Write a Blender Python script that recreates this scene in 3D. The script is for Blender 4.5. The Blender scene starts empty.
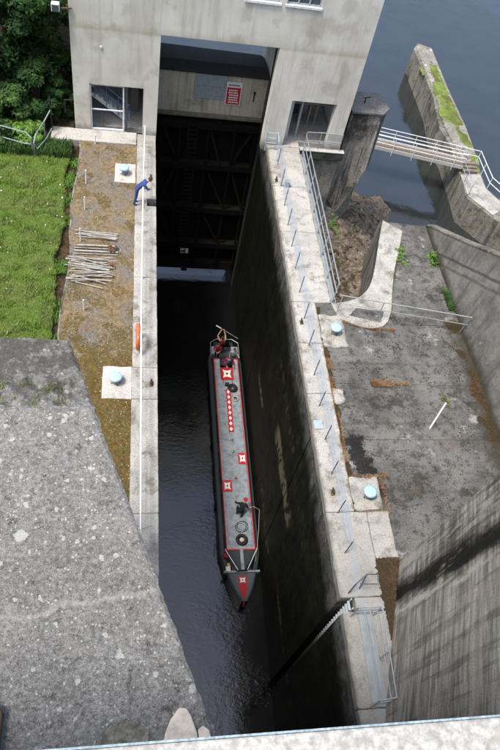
import bpy, bmesh, math, random
import numpy as np
from mathutils import Vector, Matrix, noise
random.seed(7); rng = np.random.default_rng(7)
C = bpy.context.scene.collection
scene = bpy.context.scene

# ------------------------------------------------------------------ camera
cam_d = bpy.data.cameras.new('camera'); cam = bpy.data.objects.new('camera', cam_d); C.objects.link(cam)
cam_d.sensor_width = 36; cam_d.lens = 36*667.33/750; cam_d.clip_start = 0.02; cam_d.clip_end = 4000
xr = Vector((0.98404898, -0.08611894, 0.15566351))
yd = Vector((0.02064438, -0.81382399, -0.58074463))
zf = Vector((0.17669581, 0.57469474, -0.7990648))
cam.matrix_world = Matrix(((xr.x, -yd.x, -zf.x, 0), (xr.y, -yd.y, -zf.y, 0), (xr.z, -yd.z, -zf.z, 21.6), (0, 0, 0, 1)))
scene.camera = cam

# ------------------------------------------------------------------ light
SUN = Vector((-0.36, -0.17, 0.90)).normalized()
elev = math.asin(SUN.z); azim = math.atan2(SUN.x, SUN.y)
world = bpy.data.worlds.new('World'); scene.world = world; world.use_nodes = True
wn = world.node_tree; bg = wn.nodes['Background']
sky = wn.nodes.new('ShaderNodeTexSky'); sky.sky_type = 'NISHITA'; sky.sun_disc = False
sky.sun_elevation = elev; sky.sun_rotation = azim; sky.air_density = 1.2; sky.dust_density = 4.0; sky.ozone_density = 0.8
wn.links.new(sky.outputs[0], bg.inputs[0]); bg.inputs[1].default_value = 0.15
sd = bpy.data.lights.new('sun', 'SUN'); sd.energy = 1.9; sd.angle = math.radians(10); sd.color = (1, 0.965, 0.91)
sun = bpy.data.objects.new('sun', sd); C.objects.link(sun)
sun.rotation_euler = (-SUN).to_track_quat('-Z', 'Y').to_euler(); sun.location = (20, -10, 60)
scene.view_settings.view_transform = 'Standard'; scene.view_settings.look = 'None'
scene.view_settings.exposure = 0.95; scene.view_settings.gamma = 1.0

# ------------------------------------------------------------------ materials
class NT:
    def __init__(s, name):
        s.m = bpy.data.materials.new(name); s.m.use_nodes = True
        s.t = s.m.node_tree; s.N = s.t.nodes; s.L = s.t.links
        s.bsdf = s.N['Principled BSDF']; s.pos = s.N.new('ShaderNodeNewGeometry').outputs['Position']
    def _in(s, sock, v):
        if isinstance(v, bpy.types.NodeSocket): s.L.new(v, sock)
        elif isinstance(v, (tuple, list)) and len(v) == 3 and sock.type == 'RGBA': sock.default_value = (*v, 1)
        else: sock.default_value = v
    def vec(s, sc=(1, 1, 1), off=(0, 0, 0), src=None):
        n = s.N.new('ShaderNodeMapping'); s.L.new(src or s.pos, n.inputs[0]); n.inputs['Scale'].default_value = sc
        n.inputs['Location'].default_value = off; return n.outputs[0]
    def noise(s, scale, detail=5, rough=.6, st=(1, 1, 1), off=(0, 0, 0), dist=0):
        n = s.N.new('ShaderNodeTexNoise'); s.L.new(s.vec(st, off), n.inputs['Vector'])
        n.inputs['Scale'].default_value = scale; n.inputs['Detail'].default_value = detail
        n.inputs['Roughness'].default_value = rough; n.inputs['Distortion'].default_value = dist; return n.outputs[0]
    def vor(s, scale, feat='F1', off=(0, 0, 0), out=0, rnd=1):
        n = s.N.new('ShaderNodeTexVoronoi'); n.feature = feat
        v = s.N.new('ShaderNodeVectorMath'); v.operation = 'ADD'
        nz = s.N.new('ShaderNodeTexNoise'); s.L.new(s.pos, nz.inputs['Vector']); nz.inputs['Scale'].default_value = scale*2.2; nz.inputs['Detail'].default_value = 3
        m = s.N.new('ShaderNodeVectorMath'); m.operation = 'SCALE'; s.L.new(nz.outputs['Color'], m.inputs[0]); m.inputs['Scale'].default_value = .35/scale*1.4
        s.L.new(s.vec(off=off), v.inputs[0]); s.L.new(m.outputs[0], v.inputs[1]); s.L.new(v.outputs[0], n.inputs['Vector'])
        n.inputs['Scale'].default_value = scale; n.inputs['Randomness'].default_value = rnd; return n.outputs[out]
    def step(s, f, a, b, inv=False):
        n = s.N.new('ShaderNodeMapRange'); n.interpolation_type = 'SMOOTHSTEP'; s._in(n.inputs[0], f)
        n.inputs[1].default_value = a; n.inputs[2].default_value = b
        n.inputs[3].default_value = 1 if inv else 0; n.inputs[4].default_value = 0 if inv else 1; return n.outputs[0]
    def mix(s, f, a, b, mode='MIX'):
        n = s.N.new('ShaderNodeMix'); n.data_type = 'RGBA'; n.blend_type = mode
        s._in(n.inputs[0], f); s._in(n.inputs[6], a); s._in(n.inputs[7], b); return n.outputs[2]
    def math(s, op, a, b=0.0, c=0.0):
        n = s.N.new('ShaderNodeMath'); n.operation = op; s._in(n.inputs[0], a); s._in(n.inputs[1], b); s._in(n.inputs[2], c); return n.outputs[0]
    def axis(s, i):
        n = s.N.new('ShaderNodeSeparateXYZ'); s.L.new(s.pos, n.inputs[0]); return n.outputs[i]
    def sep(s, col, i):
        n = s.N.new('ShaderNodeSeparateColor'); s.L.new(col, n.inputs[0]); return n.outputs[i]
    def out(s, col, rough=.9, bumps=(), metal=0, spec=.1):
        s._in(s.bsdf.inputs['Base Color'], col); s._in(s.bsdf.inputs['Roughness'], rough)
        s.bsdf.inputs['Metallic'].default_value = metal; s.bsdf.inputs['Specular IOR Level'].default_value = spec
        prev = None
        for h, dist in bumps:
            b = s.N.new('ShaderNodeBump'); b.inputs['Strength'].default_value = 1; b.inputs['Distance'].default_value = dist
            s.L.new(h, b.inputs['Height'])
            if prev: s.L.new(prev, b.inputs['Normal'])
            prev = b.outputs[0]
        if prev: s.L.new(prev, s.bsdf.inputs['Normal'])
        return s.m

def concrete(name, a, b, stain=(.12, .11, .09), st_amt=.5, st_sc=.5, speck=0., lich=0., lsc=6., streak=None, moss=0., fine=30., bump=.006, off=(0, 0, 0), patch=None, pits=.3):
    n = NT(name)
    c = n.mix(n.step(n.noise(.7, 6, .65, off=off), .35, .68), a, b)
    g = n.noise(fine, 4, .7, off=off)
    c = n.mix(n.step(g, .3, .75), n.mix(.45, c, (0, 0, 0)), n.mix(.10, c, (1, 1, .97)))
    c = n.mix(n.math('MULTIPLY', n.step(n.noise(st_sc, 8, .72, off=(3, 7, 1)), .5, .68), st_amt), c, stain)
    if streak:
        s1 = n.noise(1.0, 6, .65, st=(2.4, 2.4, .12), off=(5, 1, 2)); s2 = n.noise(4, 4, .6, st=(2.2, 2.2, .1), off=(2, 2, 2))
        c = n.mix(n.math('MULTIPLY', n.step(s1, .48, .66), streak), c, stain)
        c = n.mix(n.math('MULTIPLY', n.step(s2, .5, .72), streak*.8), c, tuple(x*1.2 for x in stain))
    if patch:   # (colour, scale, lo, hi)
        c = n.mix(n.step(n.noise(patch[1], 7, .7, off=(11, 4, 9)), patch[2], patch[3]), c, patch[0])
    if moss:
        c = n.mix(n.math('MULTIPLY', n.step(n.noise(1.6, 8, .75, off=(8, 8, 3)), .54, .64), moss), c, (.05, .055, .02))
    if pits:
        c = n.mix(n.math('MULTIPLY', n.step(n.noise(9, 5, .8, off=(1, 9, 4)), .6, .7), pits), c, tuple(x*.5 for x in stain))
    if speck:
        c = n.mix(n.math('MULTIPLY', n.step(n.noise(3.3, 9, .85, off=(6, 3, 3)), .52, .66), speck), c, (.055, .053, .047))
    if lich:
        d = n.vor(lsc, out=0); r = n.sep(n.vor(lsc, out=1), 0)
        rad = n.math('MULTIPLY', n.step(r, 1-lich, 1.0), .42)
        mk = n.step(n.math('SUBTRACT', rad, d), -.03, .05)
        c = n.mix(n.math('MULTIPLY', mk, .75), c, n.mix(n.step(g, .3, .7), (.42, .43, .40), (.66, .67, .62)))
    return n.out(c, .92, [(n.noise(1.2, 8, .7), bump*3), (g, bump)])

M = {}
M['coping'] = concrete('coping_concrete', (.48, .465, .425), (.34, .33, .30), (.14, .125, .10), .9, 1.1, moss=.35, fine=22, pits=.9)
def coping_strip():
    n = NT('coping_concrete_worn'); x_ = n.axis(0)
    c = n.mix(n.step(n.noise(.9, 6, .65), .35, .68), (.47, .455, .42), (.335, .325, .30))
    g = n.noise(20, 5, .75)
    c = n.mix(n.step(g, .3, .72), n.mix(.5, c, (.12, .11, .1)), n.mix(.12, c, (1, 1, .96)))
    c = n.mix(n.math('MULTIPLY', n.step(n.noise(1.1, 9, .8, off=(3, 7, 1)), .50, .64), .8), c, (.15, .135, .11))
    sm = n.step(n.math('ADD', x_, n.math('MULTIPLY', n.math('SUBTRACT', n.noise(1.7, 8, .78, off=(2, 8, 1)), .5), 1.6)), 7.95, 8.2)
    c = n.mix(n.math('MULTIPLY', n.math('MULTIPLY', sm, n.math('MULTIPLY', n.step(n.axis(1), 9.4, 9.7), n.step(n.axis(1), 17.2, 18.6, True))), .75), c, (.13, .105, .07))
    el = n.step(n.math('ADD', x_, n.math('MULTIPLY', n.math('SUBTRACT', n.noise(2.5, 8, .8, off=(2, 8, 6)), .5), .5)), 7.06, 7.16, True)
    c = n.mix(n.math('MULTIPLY', el, .6), c, (.12, .11, .085))
    c = n.mix(n.math('MULTIPLY', n.step(n.math('ADD', n.axis(1), n.math('MULTIPLY', n.noise(.8, 5, .7), 4)), 8.5, 12.5, True), .45), c, (.20, .195, .18))
    # bluish-grey band the railing wires run over
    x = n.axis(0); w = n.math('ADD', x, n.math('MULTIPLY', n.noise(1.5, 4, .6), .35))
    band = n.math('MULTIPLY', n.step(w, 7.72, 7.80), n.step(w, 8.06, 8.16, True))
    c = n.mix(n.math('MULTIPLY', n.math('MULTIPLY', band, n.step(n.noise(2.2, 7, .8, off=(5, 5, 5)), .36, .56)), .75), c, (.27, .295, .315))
    c = n.mix(n.math('MULTIPLY', n.step(n.noise(7, 5, .8, off=(1, 9, 4)), .6, .7), .6), c, (.11, .10, .08))
    return n.out(c, .9, [(n.noise(1.6, 7, .7), .02), (g, .007)])
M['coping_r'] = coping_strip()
M['ledge'] = concrete('ledge_concrete', (.60, .58, .54), (.50, .48, .44), (.13, .08, .05), .45, 1.3, fine=25, pits=.5)
def tower_mat():
    n = NT('tower_render')
    c = n.mix(n.step(n.noise(.45, 6, .6), .35, .65), (.64, .62, .545), (.76, .745, .69))
    g = n.noise(28, 5, .75)
    c = n.mix(n.step(g, .3, .75), n.mix(.2, c, (.1, .1, .08)), c)
    s1 = n.noise(1, 7, .7, st=(1.6, 1.6, .14), off=(5, 1, 2)); c = n.mix(n.math('MULTIPLY', n.step(s1, .47, .68), .42), c, (.36, .335, .27))
    s2 = n.noise(1, 6, .7, st=(5, 5, .25), off=(1, 1, 2)); c = n.mix(n.math('MULTIPLY', n.step(s2, .54, .70), .35), c, (.33, .30, .23))
    c = n.mix(n.math('MULTIPLY', n.step(n.noise(1.3, 8, .75, off=(3, 3, 3)), .54, .72), .45), c, (.40, .37, .30))
    c = n.mix(n.math('MULTIPLY', n.step(n.noise(.62, 3, .5, off=(1, 4, 9), dist=.3), .58, .68), .35), c, (.32, .285, .21))
    c = n.mix(n.math('MULTIPLY', n.step(n.noise(.9, 4, .55, off=(12, 4, 2), dist=.3), .59, .68), .35), c, (.34, .32, .28))
    z = n.axis(2); lo = n.math('ADD', z, n.math('MULTIPLY', n.noise(2, 6, .7), .9))
    c = n.mix(n.math('MULTIPLY', n.step(lo, .35, .95, True), .75), c, (.10, .092, .075))
    ed = n.math('MULTIPLY', n.step(n.math('ADD', z, n.math('MULTIPLY', n.noise(3, 6, .7, st=(1, 1, .3)), .8)), 5.6, 6.2, True), n.step(z, 5.2, 5.38))
    c = n.mix(n.math('MULTIPLY', ed, .5), c, (.33, .28, .17))
    return n.out(c, .9, [(n.noise(5, 6, .7), .006), (g, .002)])
M['tower'] = tower_mat()
M['hut'] = concrete('hut_render', (.68, .62, .46), (.58, .52, .37), (.12, .11, .08), .5, .8, streak=.5, fine=40, bump=.002)
M['pier'] = concrete('dark_pier_concrete', (.38, .36, .32), (.25, .235, .20), (.025, .024, .02), .9, .5, streak=.9, moss=.3, fine=14)
M['pier_top'] = concrete('pier_top_concrete', (.20, .195, .18), (.15, .145, .13), (.06, .055, .05), .5, .8, fine=14)
M['jetty'] = concrete('jetty_concrete', (.27, .255, .215), (.16, .15, .125), (.045, .042, .03), .9, .45, streak=.7, moss=.7, fine=8, bump=.02)
def wing_mat():
    n = NT('wing_wall_concrete'); y = n.axis(1); z = n.axis(2)
    d = n.math('SUBTRACT', z, n.math('MULTIPLY', n.math('SUBTRACT', 25.0, y), .62))       # depth below the sloping top
    c = n.mix(n.step(n.noise(.8, 8, .75), .36, .64), (.15, .148, .138), (.27, .265, .245))
    g = n.noise(24, 6, .8); c = n.mix(n.step(g, .35, .7), n.mix(.45, c, (.02, .02, .02)), c)
    c = n.mix(n.math('MULTIPLY', n.step(n.noise(1, 8, .75, st=(1, 2.4, .3), off=(3, 3, 3)), .48, .62), .6), c, (.075, .073, .065))
    c = n.mix(n.math('MULTIPLY', n.step(n.noise(3, 8, .8, off=(1, 5, 3)), .60, .67), .6), c, (.40, .395, .37))
    for k, a in ((-1.05, .8), (-1.55, .55)):
        w = n.math('ADD', d, n.math('MULTIPLY', n.math('SUBTRACT', n.noise(1.6, 6, .7), .5), .25))
        c = n.mix(n.math('MULTIPLY', n.step(n.math('ABSOLUTE', n.math('SUBTRACT', w, k)), .03, .11, True), a), c, (.05, .05, .045))
    c = n.mix(n.math('MULTIPLY', n.step(n.math('ADD', z, n.math('MULTIPLY', n.noise(2, 7, .8), 1.0)), .45, 1.0, True), .85), c, (.045, .042, .028))
    return n.out(c, .92, [(n.noise(2, 8, .75), .03), (g, .006)])
M['wingwall'] = wing_mat()
M['bankwall'] = concrete('cavity_wall_concrete', (.20, .195, .175), (.13, .125, .11), (.04, .038, .03), .9, .6, streak=.9, fine=12)
def slab_mat():
    n = NT('plateau_concrete')
    c = n.mix(n.step(n.noise(.45, 7, .7), .38, .62), (.07, .07, .068), (.17, .167, .16))
    g = n.noise(30, 6, .8)
    c = n.mix(n.step(g, .35, .7), n.mix(.5, c, (.02, .02, .02)), n.mix(.12, c, (.8, .8, .75)))
    c = n.mix(n.math('MULTIPLY', n.step(n.noise(2.2, 9, .85, off=(1, 1, 1)), .48, .60), .8), c, (.038, .037, .034))
    c = n.mix(n.math('MULTIPLY', n.step(n.noise(4.2, 8, .8, off=(7, 3, 1)), .60, .66), .85), c, (.028, .027, .022))
    c = n.mix(n.math('MULTIPLY', n.step(n.noise(.7, 9, .8, off=(5, 5, 1)), .53, .62), .75), c, (.026, .024, .02))
    c = n.mix(n.math('MULTIPLY', n.step(n.noise(.55, 8, .78, off=(9, 1, 4)), .54, .66), .6), c, (.12, .10, .072))
    c = n.mix(n.math('MULTIPLY', n.step(n.noise(.8, 8, .75, off=(3, 9, 1)), .60, .66), .65), c, (.33, .325, .31))
    c = n.mix(n.math('MULTIPLY', n.step(n.noise(13, 5, .8, off=(3, 2, 7)), .66, .71), .8), c, (.46, .46, .44))
    x = n.axis(0); y = n.axis(1)
    w1 = n.math('MULTIPLY', n.math('SUBTRACT', n.noise(2.4, 7, .75), .5), 1.5)
    # wet black stain creeping from the coping seam
    cx = n.math('ADD', n.math('SUBTRACT', n.math('SUBTRACT', x, 8.55), n.math('MULTIPLY', n.math('SUBTRACT', 12.7, y), .27)), w1)
    st = n.math('MULTIPLY', n.step(n.math('ABSOLUTE', cx), .34, .42, True), n.math('MULTIPLY', n.step(y, 9.7, 10.4), n.step(n.math('ADD', y, w1), 12.6, 12.9, True)))
    c = n.mix(n.math('MULTIPLY', st, .93), c, (.014, .014, .014))
    fo = n.math('MULTIPLY', n.step(n.math('ADD', x, n.math('MULTIPLY', w1, .9)), 13.9, 14.7), n.step(y, 18.5, 19.5, True))
    c = n.mix(n.math('MULTIPLY', fo, .8), c, (.035, .03, .02))
    jn = n.step(n.math('ABSOLUTE', n.math('SUBTRACT', n.math('ADD', n.math('MODULO', n.math('ADD', y, 0), 3.0), n.math('MULTIPLY', n.noise(1.3, 6, .7), .3)), 1.5)), .03, .12, True)
    c = n.mix(n.math('MULTIPLY', jn, .3), c, (.05, .05, .045))
    return n.out(c, .92, [(n.noise(1.6, 9, .75), .03), (g, .008)])
M['slab'] = slab_mat()
M['dam'] = concrete('dam_concrete', (.30, .29, .27), (.24, .23, .21), (.10, .1, .09), .8, .3, streak=.7, fine=12)
M['parapet'] = concrete('parapet_concrete', (.43, .42, .39), (.37, .36, .33), (.30, .285, .24), .8, 14, fine=60, bump=.0006, pits=.15)
M['parapet_edge'] = concrete('parapet_edge_paint', (.30, .40, .45), (.27, .36, .41), (.2, .2, .2), .4, 12, fine=120, bump=.0005)

def block_mat():
    n = NT('weathered_block_concrete')
    g = n.noise(17, 8, .82); g2 = n.noise(70, 5, .8)
    c = n.mix(n.step(n.noise(1.3, 7, .75), .36, .64), (.085, .084, .080), (.225, .22, .207))
    c = n.mix(n.math('MULTIPLY', n.step(n.noise(3.4, 8, .8, off=(8, 1, 2)), .5, .62), .6), c, (.11, .108, .10))
    c = n.mix(n.step(g, .40, .62), n.mix(.62, c, (.02, .02, .018)), n.mix(.33, c, (.62, .61, .58)))
    c = n.mix(n.step(g2, .3, .75), n.mix(.55, c, (.02, .02, .02)), n.mix(.28, c, (.85, .84, .8)))
    c = n.mix(n.math('MULTIPLY', n.step(n.noise(5, 8, .85, off=(2, 2, 2)), .52, .64), .8), c, (.05, .048, .042))
    c = n.mix(n.math('MULTIPLY', n.step(n.noise(7, 8, .85, off=(6, 2, 2)), .54, .66), .6), c, (.40, .395, .37))
    c = n.mix(n.math('MULTIPLY', n.step(n.noise(2.6, 7, .8, off=(6, 9, 2)), .6, .68), .5), c, (.20, .165, .12))
    for sc, am, off in ((4.6, .10, (0, 0, 0)), (10, .16, (4, 4, 0)), (24, .30, (7, 4, 0)), (2.3, .03, (9, 1, 0))):
        d = n.vor(sc, out=0, off=off); r = n.sep(n.vor(sc, out=1, off=off), 0)
        rad = n.math('MULTIPLY', n.step(r, 1-am, 1.0), .4)
        mk = n.step(n.math('SUBTRACT', n.math('ADD', rad, n.math('MULTIPLY', n.math('SUBTRACT', g, .5), .5)), d), -.02, .06)
        c = n.mix(n.math('MULTIPLY', mk, .7), c, n.mix(n.step(g2, .3, .7), (.36, .37, .34), (.62, .63, .58)))
    # pale crack line running across
    x = n.axis(0); y = n.axis(1)
    w = n.math('ADD', n.math('SUBTRACT', y, n.math('MULTIPLY', x, .16)), n.math('MULTIPLY', n.noise(2.5, 5, .7), .5))
    ln = n.step(n.math('ABSOLUTE', n.math('SUBTRACT', w, 2.93)), .01, .06, True)
    c = n.mix(n.math('MULTIPLY', ln, .35), c, (.45, .44, .41))
    c = n.mix(n.math('MULTIPLY', n.step(y, 5.45, 5.95), n.math('MULTIPLY', n.math('ADD', n.math('MULTIPLY', n.step(n.noise(3.2, 6, .7, off=(5, 5, 5)), .45, .52), .5), .28), .95)), c, (.05, .049, .042))
    return n.out(c, .95, [(n.noise(6, 9, .8), .03), (g2, .006)])
M['block'] = block_mat()

def bigwall():
    # right hand flank: board-marked, stained concrete. Boards run along the wall (dir .31,.95), run-off runs down.
    n = NT('stained_flank_concrete')
    x = n.axis(0); y = n.axis(1); z = n.axis(2)
    al = n.math('ADD', n.math('MULTIPLY', x, .31), n.math('MULTIPLY', y, .95))
    cb = n.N.new('ShaderNodeCombineXYZ'); n.L.new(al, cb.inputs[0]); n.L.new(z, cb.inputs[1]); uv = cb.outputs[0]
    def nz(sc, st, off, d=6, r=.65):
        q = n.N.new('ShaderNodeTexNoise'); n.L.new(n.vec(st, off, uv), q.inputs['Vector']); q.inputs['Scale'].default_value = sc
        q.inputs['Detail'].default_value = d; q.inputs['Roughness'].default_value = r; return q.outputs[0]
    b1 = nz(1, (.35, 3.2, 1), (0, 0, 0)); b2 = nz(1, (.9, 7, 1), (3, 1, 0), 7, .75); b3 = nz(1, (1.6, 14, 1), (5, 2, 0), 6, .75)
    c = n.mix(n.step(b1, .38, .62), (.25, .235, .21), (.56, .52, .46))
    c = n.mix(n.math('MULTIPLY', n.step(b2, .46, .62), .6), c, (.10, .092, .08))
    c = n.mix(n.math('MULTIPLY', n.step(b3, .55, .68), .55), c, (.47, .44, .39))
    r1 = nz(1, (3.0, .16, 1), (1, 7, 0)); 
    c = n.mix(n.math('MULTIPLY', n.step(r1, .5, .62), .55), c, (.10, .095, .085))
    up_ = n.step(n.math('ADD', al, n.math('MULTIPLY', nz(1, (1, 1, 1), (2, 8, 0)), 1.5)), 8.9, 9.8)
    c = n.mix(n.math('MULTIPLY', n.math('MULTIPLY', up_, n.step(nz(1, (3.2, .3, 1), (2, 2, 0), 7, .75), .44, .6)), .8), c, (.055, .053, .048))
    # one broad dark seepage stain coming down the wall, with pale streaks beside it
    q = n.math('ADD', n.math('SUBTRACT', al, n.math('MULTIPLY', z, -.115)), n.math('MULTIPLY', n.math('SUBTRACT', nz(1, (2.0, .35, 1), (9, 3, 0), 9, .8), .5), 1.3))
    # al at (8.93,6.2)=8.66 ; at (8.62,5.24,7.7)=7.65
    d1 = n.math('MULTIPLY', n.math('MULTIPLY', n.step(q, 8.45, 8.85), n.step(nz(1, (2.2, .3, 1), (8, 8, 0), 8, .8), .30, .44)), n.step(q, 9.1, 9.6, True))
    c = n.mix(n.math('MULTIPLY', d1, .97), c, (.012, .012, .011))
    d2 = n.math('MULTIPLY', n.step(q, 9.75, 9.95), n.step(q, 10.1, 10.3, True))
    c = n.mix(n.math('MULTIPLY', d2, n.math('MULTIPLY', n.step(nz(1, (1.2, .5, 1), (4, 4, 0)), .45, .6), .8)), c, (.50, .48, .42))
    d3 = n.math('MULTIPLY', n.step(q, 8.25, 8.36), n.step(q, 8.42, 8.55, True))
    c = n.mix(n.math('MULTIPLY', d3, n.math('MULTIPLY', n.step(nz(1, (1.2, .3, 1), (6, 4, 0)), .42, .52), .85)), c, (.58, .55, .47))
    lowp = n.math('MULTIPLY', n.step(q, 8.0, 8.6, True), n.step(nz(1, (.25, 1.1, 1), (2, 6, 0), 7, .7), .5, .6))
    c = n.mix(n.math('MULTIPLY', lowp, .5), c, (.46, .42, .36))
    g = n.noise(26, 5, .75)
    hi_ = n.math('MULTIPLY', n.step(q, 9.35, 9.7), n.step(nz(1, (4.5, .22, 1), (7, 5, 0), 7, .75), .52, .60))  # sun-lit patches of the upper wall, painted in as pale streaks
    c = n.mix(n.math('MULTIPLY', hi_, n.math('MULTIPLY', n.step(nz(1, (1, .35, 1), (3, 9, 0)), .44, .56), .75)), c, (.46, .44, .38))
    c = n.mix(n.step(g, .3, .75), n.mix(.45, c, (0, 0, 0)), c)
    return n.out(c, .9, [(b2, .012), (g, .006)])
M['flank'] = bigwall()

def chamber():
    n = NT('algae_chamber_concrete')
    z = n.axis(2); y = n.axis(1)
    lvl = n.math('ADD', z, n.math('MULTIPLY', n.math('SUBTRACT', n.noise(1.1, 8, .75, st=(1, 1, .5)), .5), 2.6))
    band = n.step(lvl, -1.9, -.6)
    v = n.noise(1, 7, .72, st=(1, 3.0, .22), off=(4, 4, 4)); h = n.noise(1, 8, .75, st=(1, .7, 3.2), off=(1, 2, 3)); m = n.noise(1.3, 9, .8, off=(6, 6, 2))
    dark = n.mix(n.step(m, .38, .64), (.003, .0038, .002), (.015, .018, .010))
    dark = n.mix(n.math('MULTIPLY', n.step(v, .48, .68), .65), dark, (.026, .029, .017))
    dark = n.mix(n.math('MULTIPLY', n.step(n.noise(.5, 5, .7, off=(2, 2, 7)), .5, .66), .55), dark, (.030, .033, .014))
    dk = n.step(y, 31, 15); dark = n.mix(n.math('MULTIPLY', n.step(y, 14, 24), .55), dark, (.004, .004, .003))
    # broken pale bands running level along the wall
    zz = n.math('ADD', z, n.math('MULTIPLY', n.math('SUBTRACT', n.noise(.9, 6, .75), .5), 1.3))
    def pale_band(zc, w, ya, yb, hi):
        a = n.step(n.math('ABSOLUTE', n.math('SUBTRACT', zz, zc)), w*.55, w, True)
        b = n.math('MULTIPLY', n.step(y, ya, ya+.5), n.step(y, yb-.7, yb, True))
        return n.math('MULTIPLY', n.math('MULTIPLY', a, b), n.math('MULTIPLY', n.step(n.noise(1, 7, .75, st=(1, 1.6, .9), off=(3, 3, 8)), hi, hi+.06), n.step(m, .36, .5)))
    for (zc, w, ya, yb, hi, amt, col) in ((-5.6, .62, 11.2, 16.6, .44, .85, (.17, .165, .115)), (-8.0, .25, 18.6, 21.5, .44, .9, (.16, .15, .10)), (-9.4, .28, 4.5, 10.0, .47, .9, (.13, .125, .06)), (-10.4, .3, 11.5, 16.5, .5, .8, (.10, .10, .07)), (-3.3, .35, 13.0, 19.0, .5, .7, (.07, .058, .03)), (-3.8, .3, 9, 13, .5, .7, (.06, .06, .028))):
        dark = n.mix(n.math('MULTIPLY', pale_band(zc, w, ya, yb, hi), amt), dark, col)
    jn = n.step(n.math('ABSOLUTE', n.math('SUBTRACT', n.math('FRACT', n.math('MULTIPLY', n.math('ADD', z, n.math('MULTIPLY', n.noise(.8, 3, .5), .12)), .55)), .5)), .012, .03, True)
    dark = n.mix(n.math('MULTIPLY', jn, .6), dark, (.003, .003, .003))
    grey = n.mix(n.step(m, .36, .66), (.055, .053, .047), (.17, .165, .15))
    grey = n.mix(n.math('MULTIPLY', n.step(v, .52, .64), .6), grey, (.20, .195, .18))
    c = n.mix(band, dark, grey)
    g = n.noise(12, 5, .75)
    c = n.mix(n.step(g, .3, .75), n.mix(.45, c, (0, 0, 0)), c)
    return n.out(c, n.mix(band, (.6, .6, .6), (.9, .9, .9)), [(n.noise(1.5, 8, .75), .06), (g, .012)])
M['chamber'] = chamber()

def platform():
    n = NT('mossy_gravel')
    g = n.noise(30, 6, .8); v = n.vor(26, out=1)
    grav = n.mix(n.sep(v, 0), (.13, .122, .108), (.30, .28, .25))
    grav = n.mix(n.step(g, .35, .7), n.mix(.5, grav, (.03, .03, .03)), grav)
    earth = n.mix(n.step(n.noise(6, 7, .8), .35, .65), (.12, .085, .045), (.26, .20, .115))
    moss = n.mix(n.step(n.noise(9, 7, .8, off=(2, 0, 0)), .35, .65), (.06, .043, .014), (.165, .115, .042))
    y = n.axis(1)
    c = n.mix(n.step(n.noise(.8, 8, .75, off=(1, 1, 1)), .36, .58), grav, earth)
    bias = n.math('MULTIPLY', n.math('SUBTRACT', n.step(y, 14.5, 19), .5), .26)     # more moss near the dam
    c = n.mix(n.step(n.math('SUBTRACT', n.noise(1.3, 8, .75, off=(5, 2, 1)), bias), .43, .56), c, moss)
    c = n.mix(n.math('MULTIPLY', n.step(n.noise(2.6, 8, .8, off=(9, 2, 1)), .62, .7), .7), c, (.07, .10, .025))
    c = n.mix(n.math('MULTIPLY', n.step(n.noise(22, 5, .8, off=(3, 2, 1)), .64, .7), .8), c, (.42, .39, .32))
    return n.out(c, .97, [(n.noise(7, 8, .8), .05), (g, .015)])
M['platform'] = platform()
def soil():
    n = NT('bank_soil'); c = n.mix(n.step(n.noise(3, 8, .8), .35, .65), (.022, .018, .010), (.10, .072, .04))
    return n.out(c, 1, [(n.noise(5, 8, .8), .06)])
M['soil'] = soil()
def turf():
    n = NT('turf_soil'); c = n.mix(n.step(n.noise(2, 8, .8), .35, .65), (.09, .14, .03), (.16, .22, .06))
    return n.out(c, 1, [(n.noise(8, 8, .8), .06)])
M['turf'] = turf()
def rock():
    n = NT('bank_rock')
    c = n.mix(n.step(n.noise(.9, 8, .75), .35, .65), (.13, .10, .078), (.25, .205, .165))
    c = n.mix(n.step(n.noise(5, 7, .8, off=(1, 2, 3)), .42, .66), n.mix(.55, c, (.02, .018, .012)), n.mix(.2, c, (.6, .5, .42)))
    c = n.mix(n.math('MULTIPLY', n.step(n.noise(.7, 8, .75, off=(4, 1, 2)), .52, .6), .85), c, (.035, .035, .012))
    c = n.mix(n.math('MULTIPLY', n.step(n.noise(1.9, 8, .75, off=(9, 1, 2)), .6, .66), .7), c, (.17, .10, .03))
    return n.out(c, .9, [(n.noise(2.5, 9, .75), .12), (n.noise(14, 5, .8), .02)])
M['rock'] = rock()
def water(name, ripple, base, sc, stretch=(1, 1, 1), ior=1.42):
    n = NT(name)
    a = n.noise(sc, 3, .55, st=stretch, dist=.4); b = n.noise(sc*4, 3, .6, st=stretch, off=(3, 3, 3)); d = n.noise(.35, 2, .5, off=(7, 7, 7))
    c2 = n.mix(n.step(d, .3, .7), base, tuple(x*.75 for x in base))
    amp = n.math('ADD', n.math('MULTIPLY', n.step(d, .35, .65), .7), .3)
    m = n.out(c2, .06, [(n.math('MULTIPLY', a, amp), ripple), (n.math('MULTIPLY', b, amp), ripple*.25)], spec=.5)
    n.bsdf.inputs['IOR'].default_value = ior
    return m
M['water_out'] = water('river_water', .022, (.020, .024, .024), 1.3, (1, 1, 1), 1.95)
M['water_in'] = water('chamber_water', .017, (.006, .007, .007), 3.6, (1, 1.6, 1), 1.75)

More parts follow.
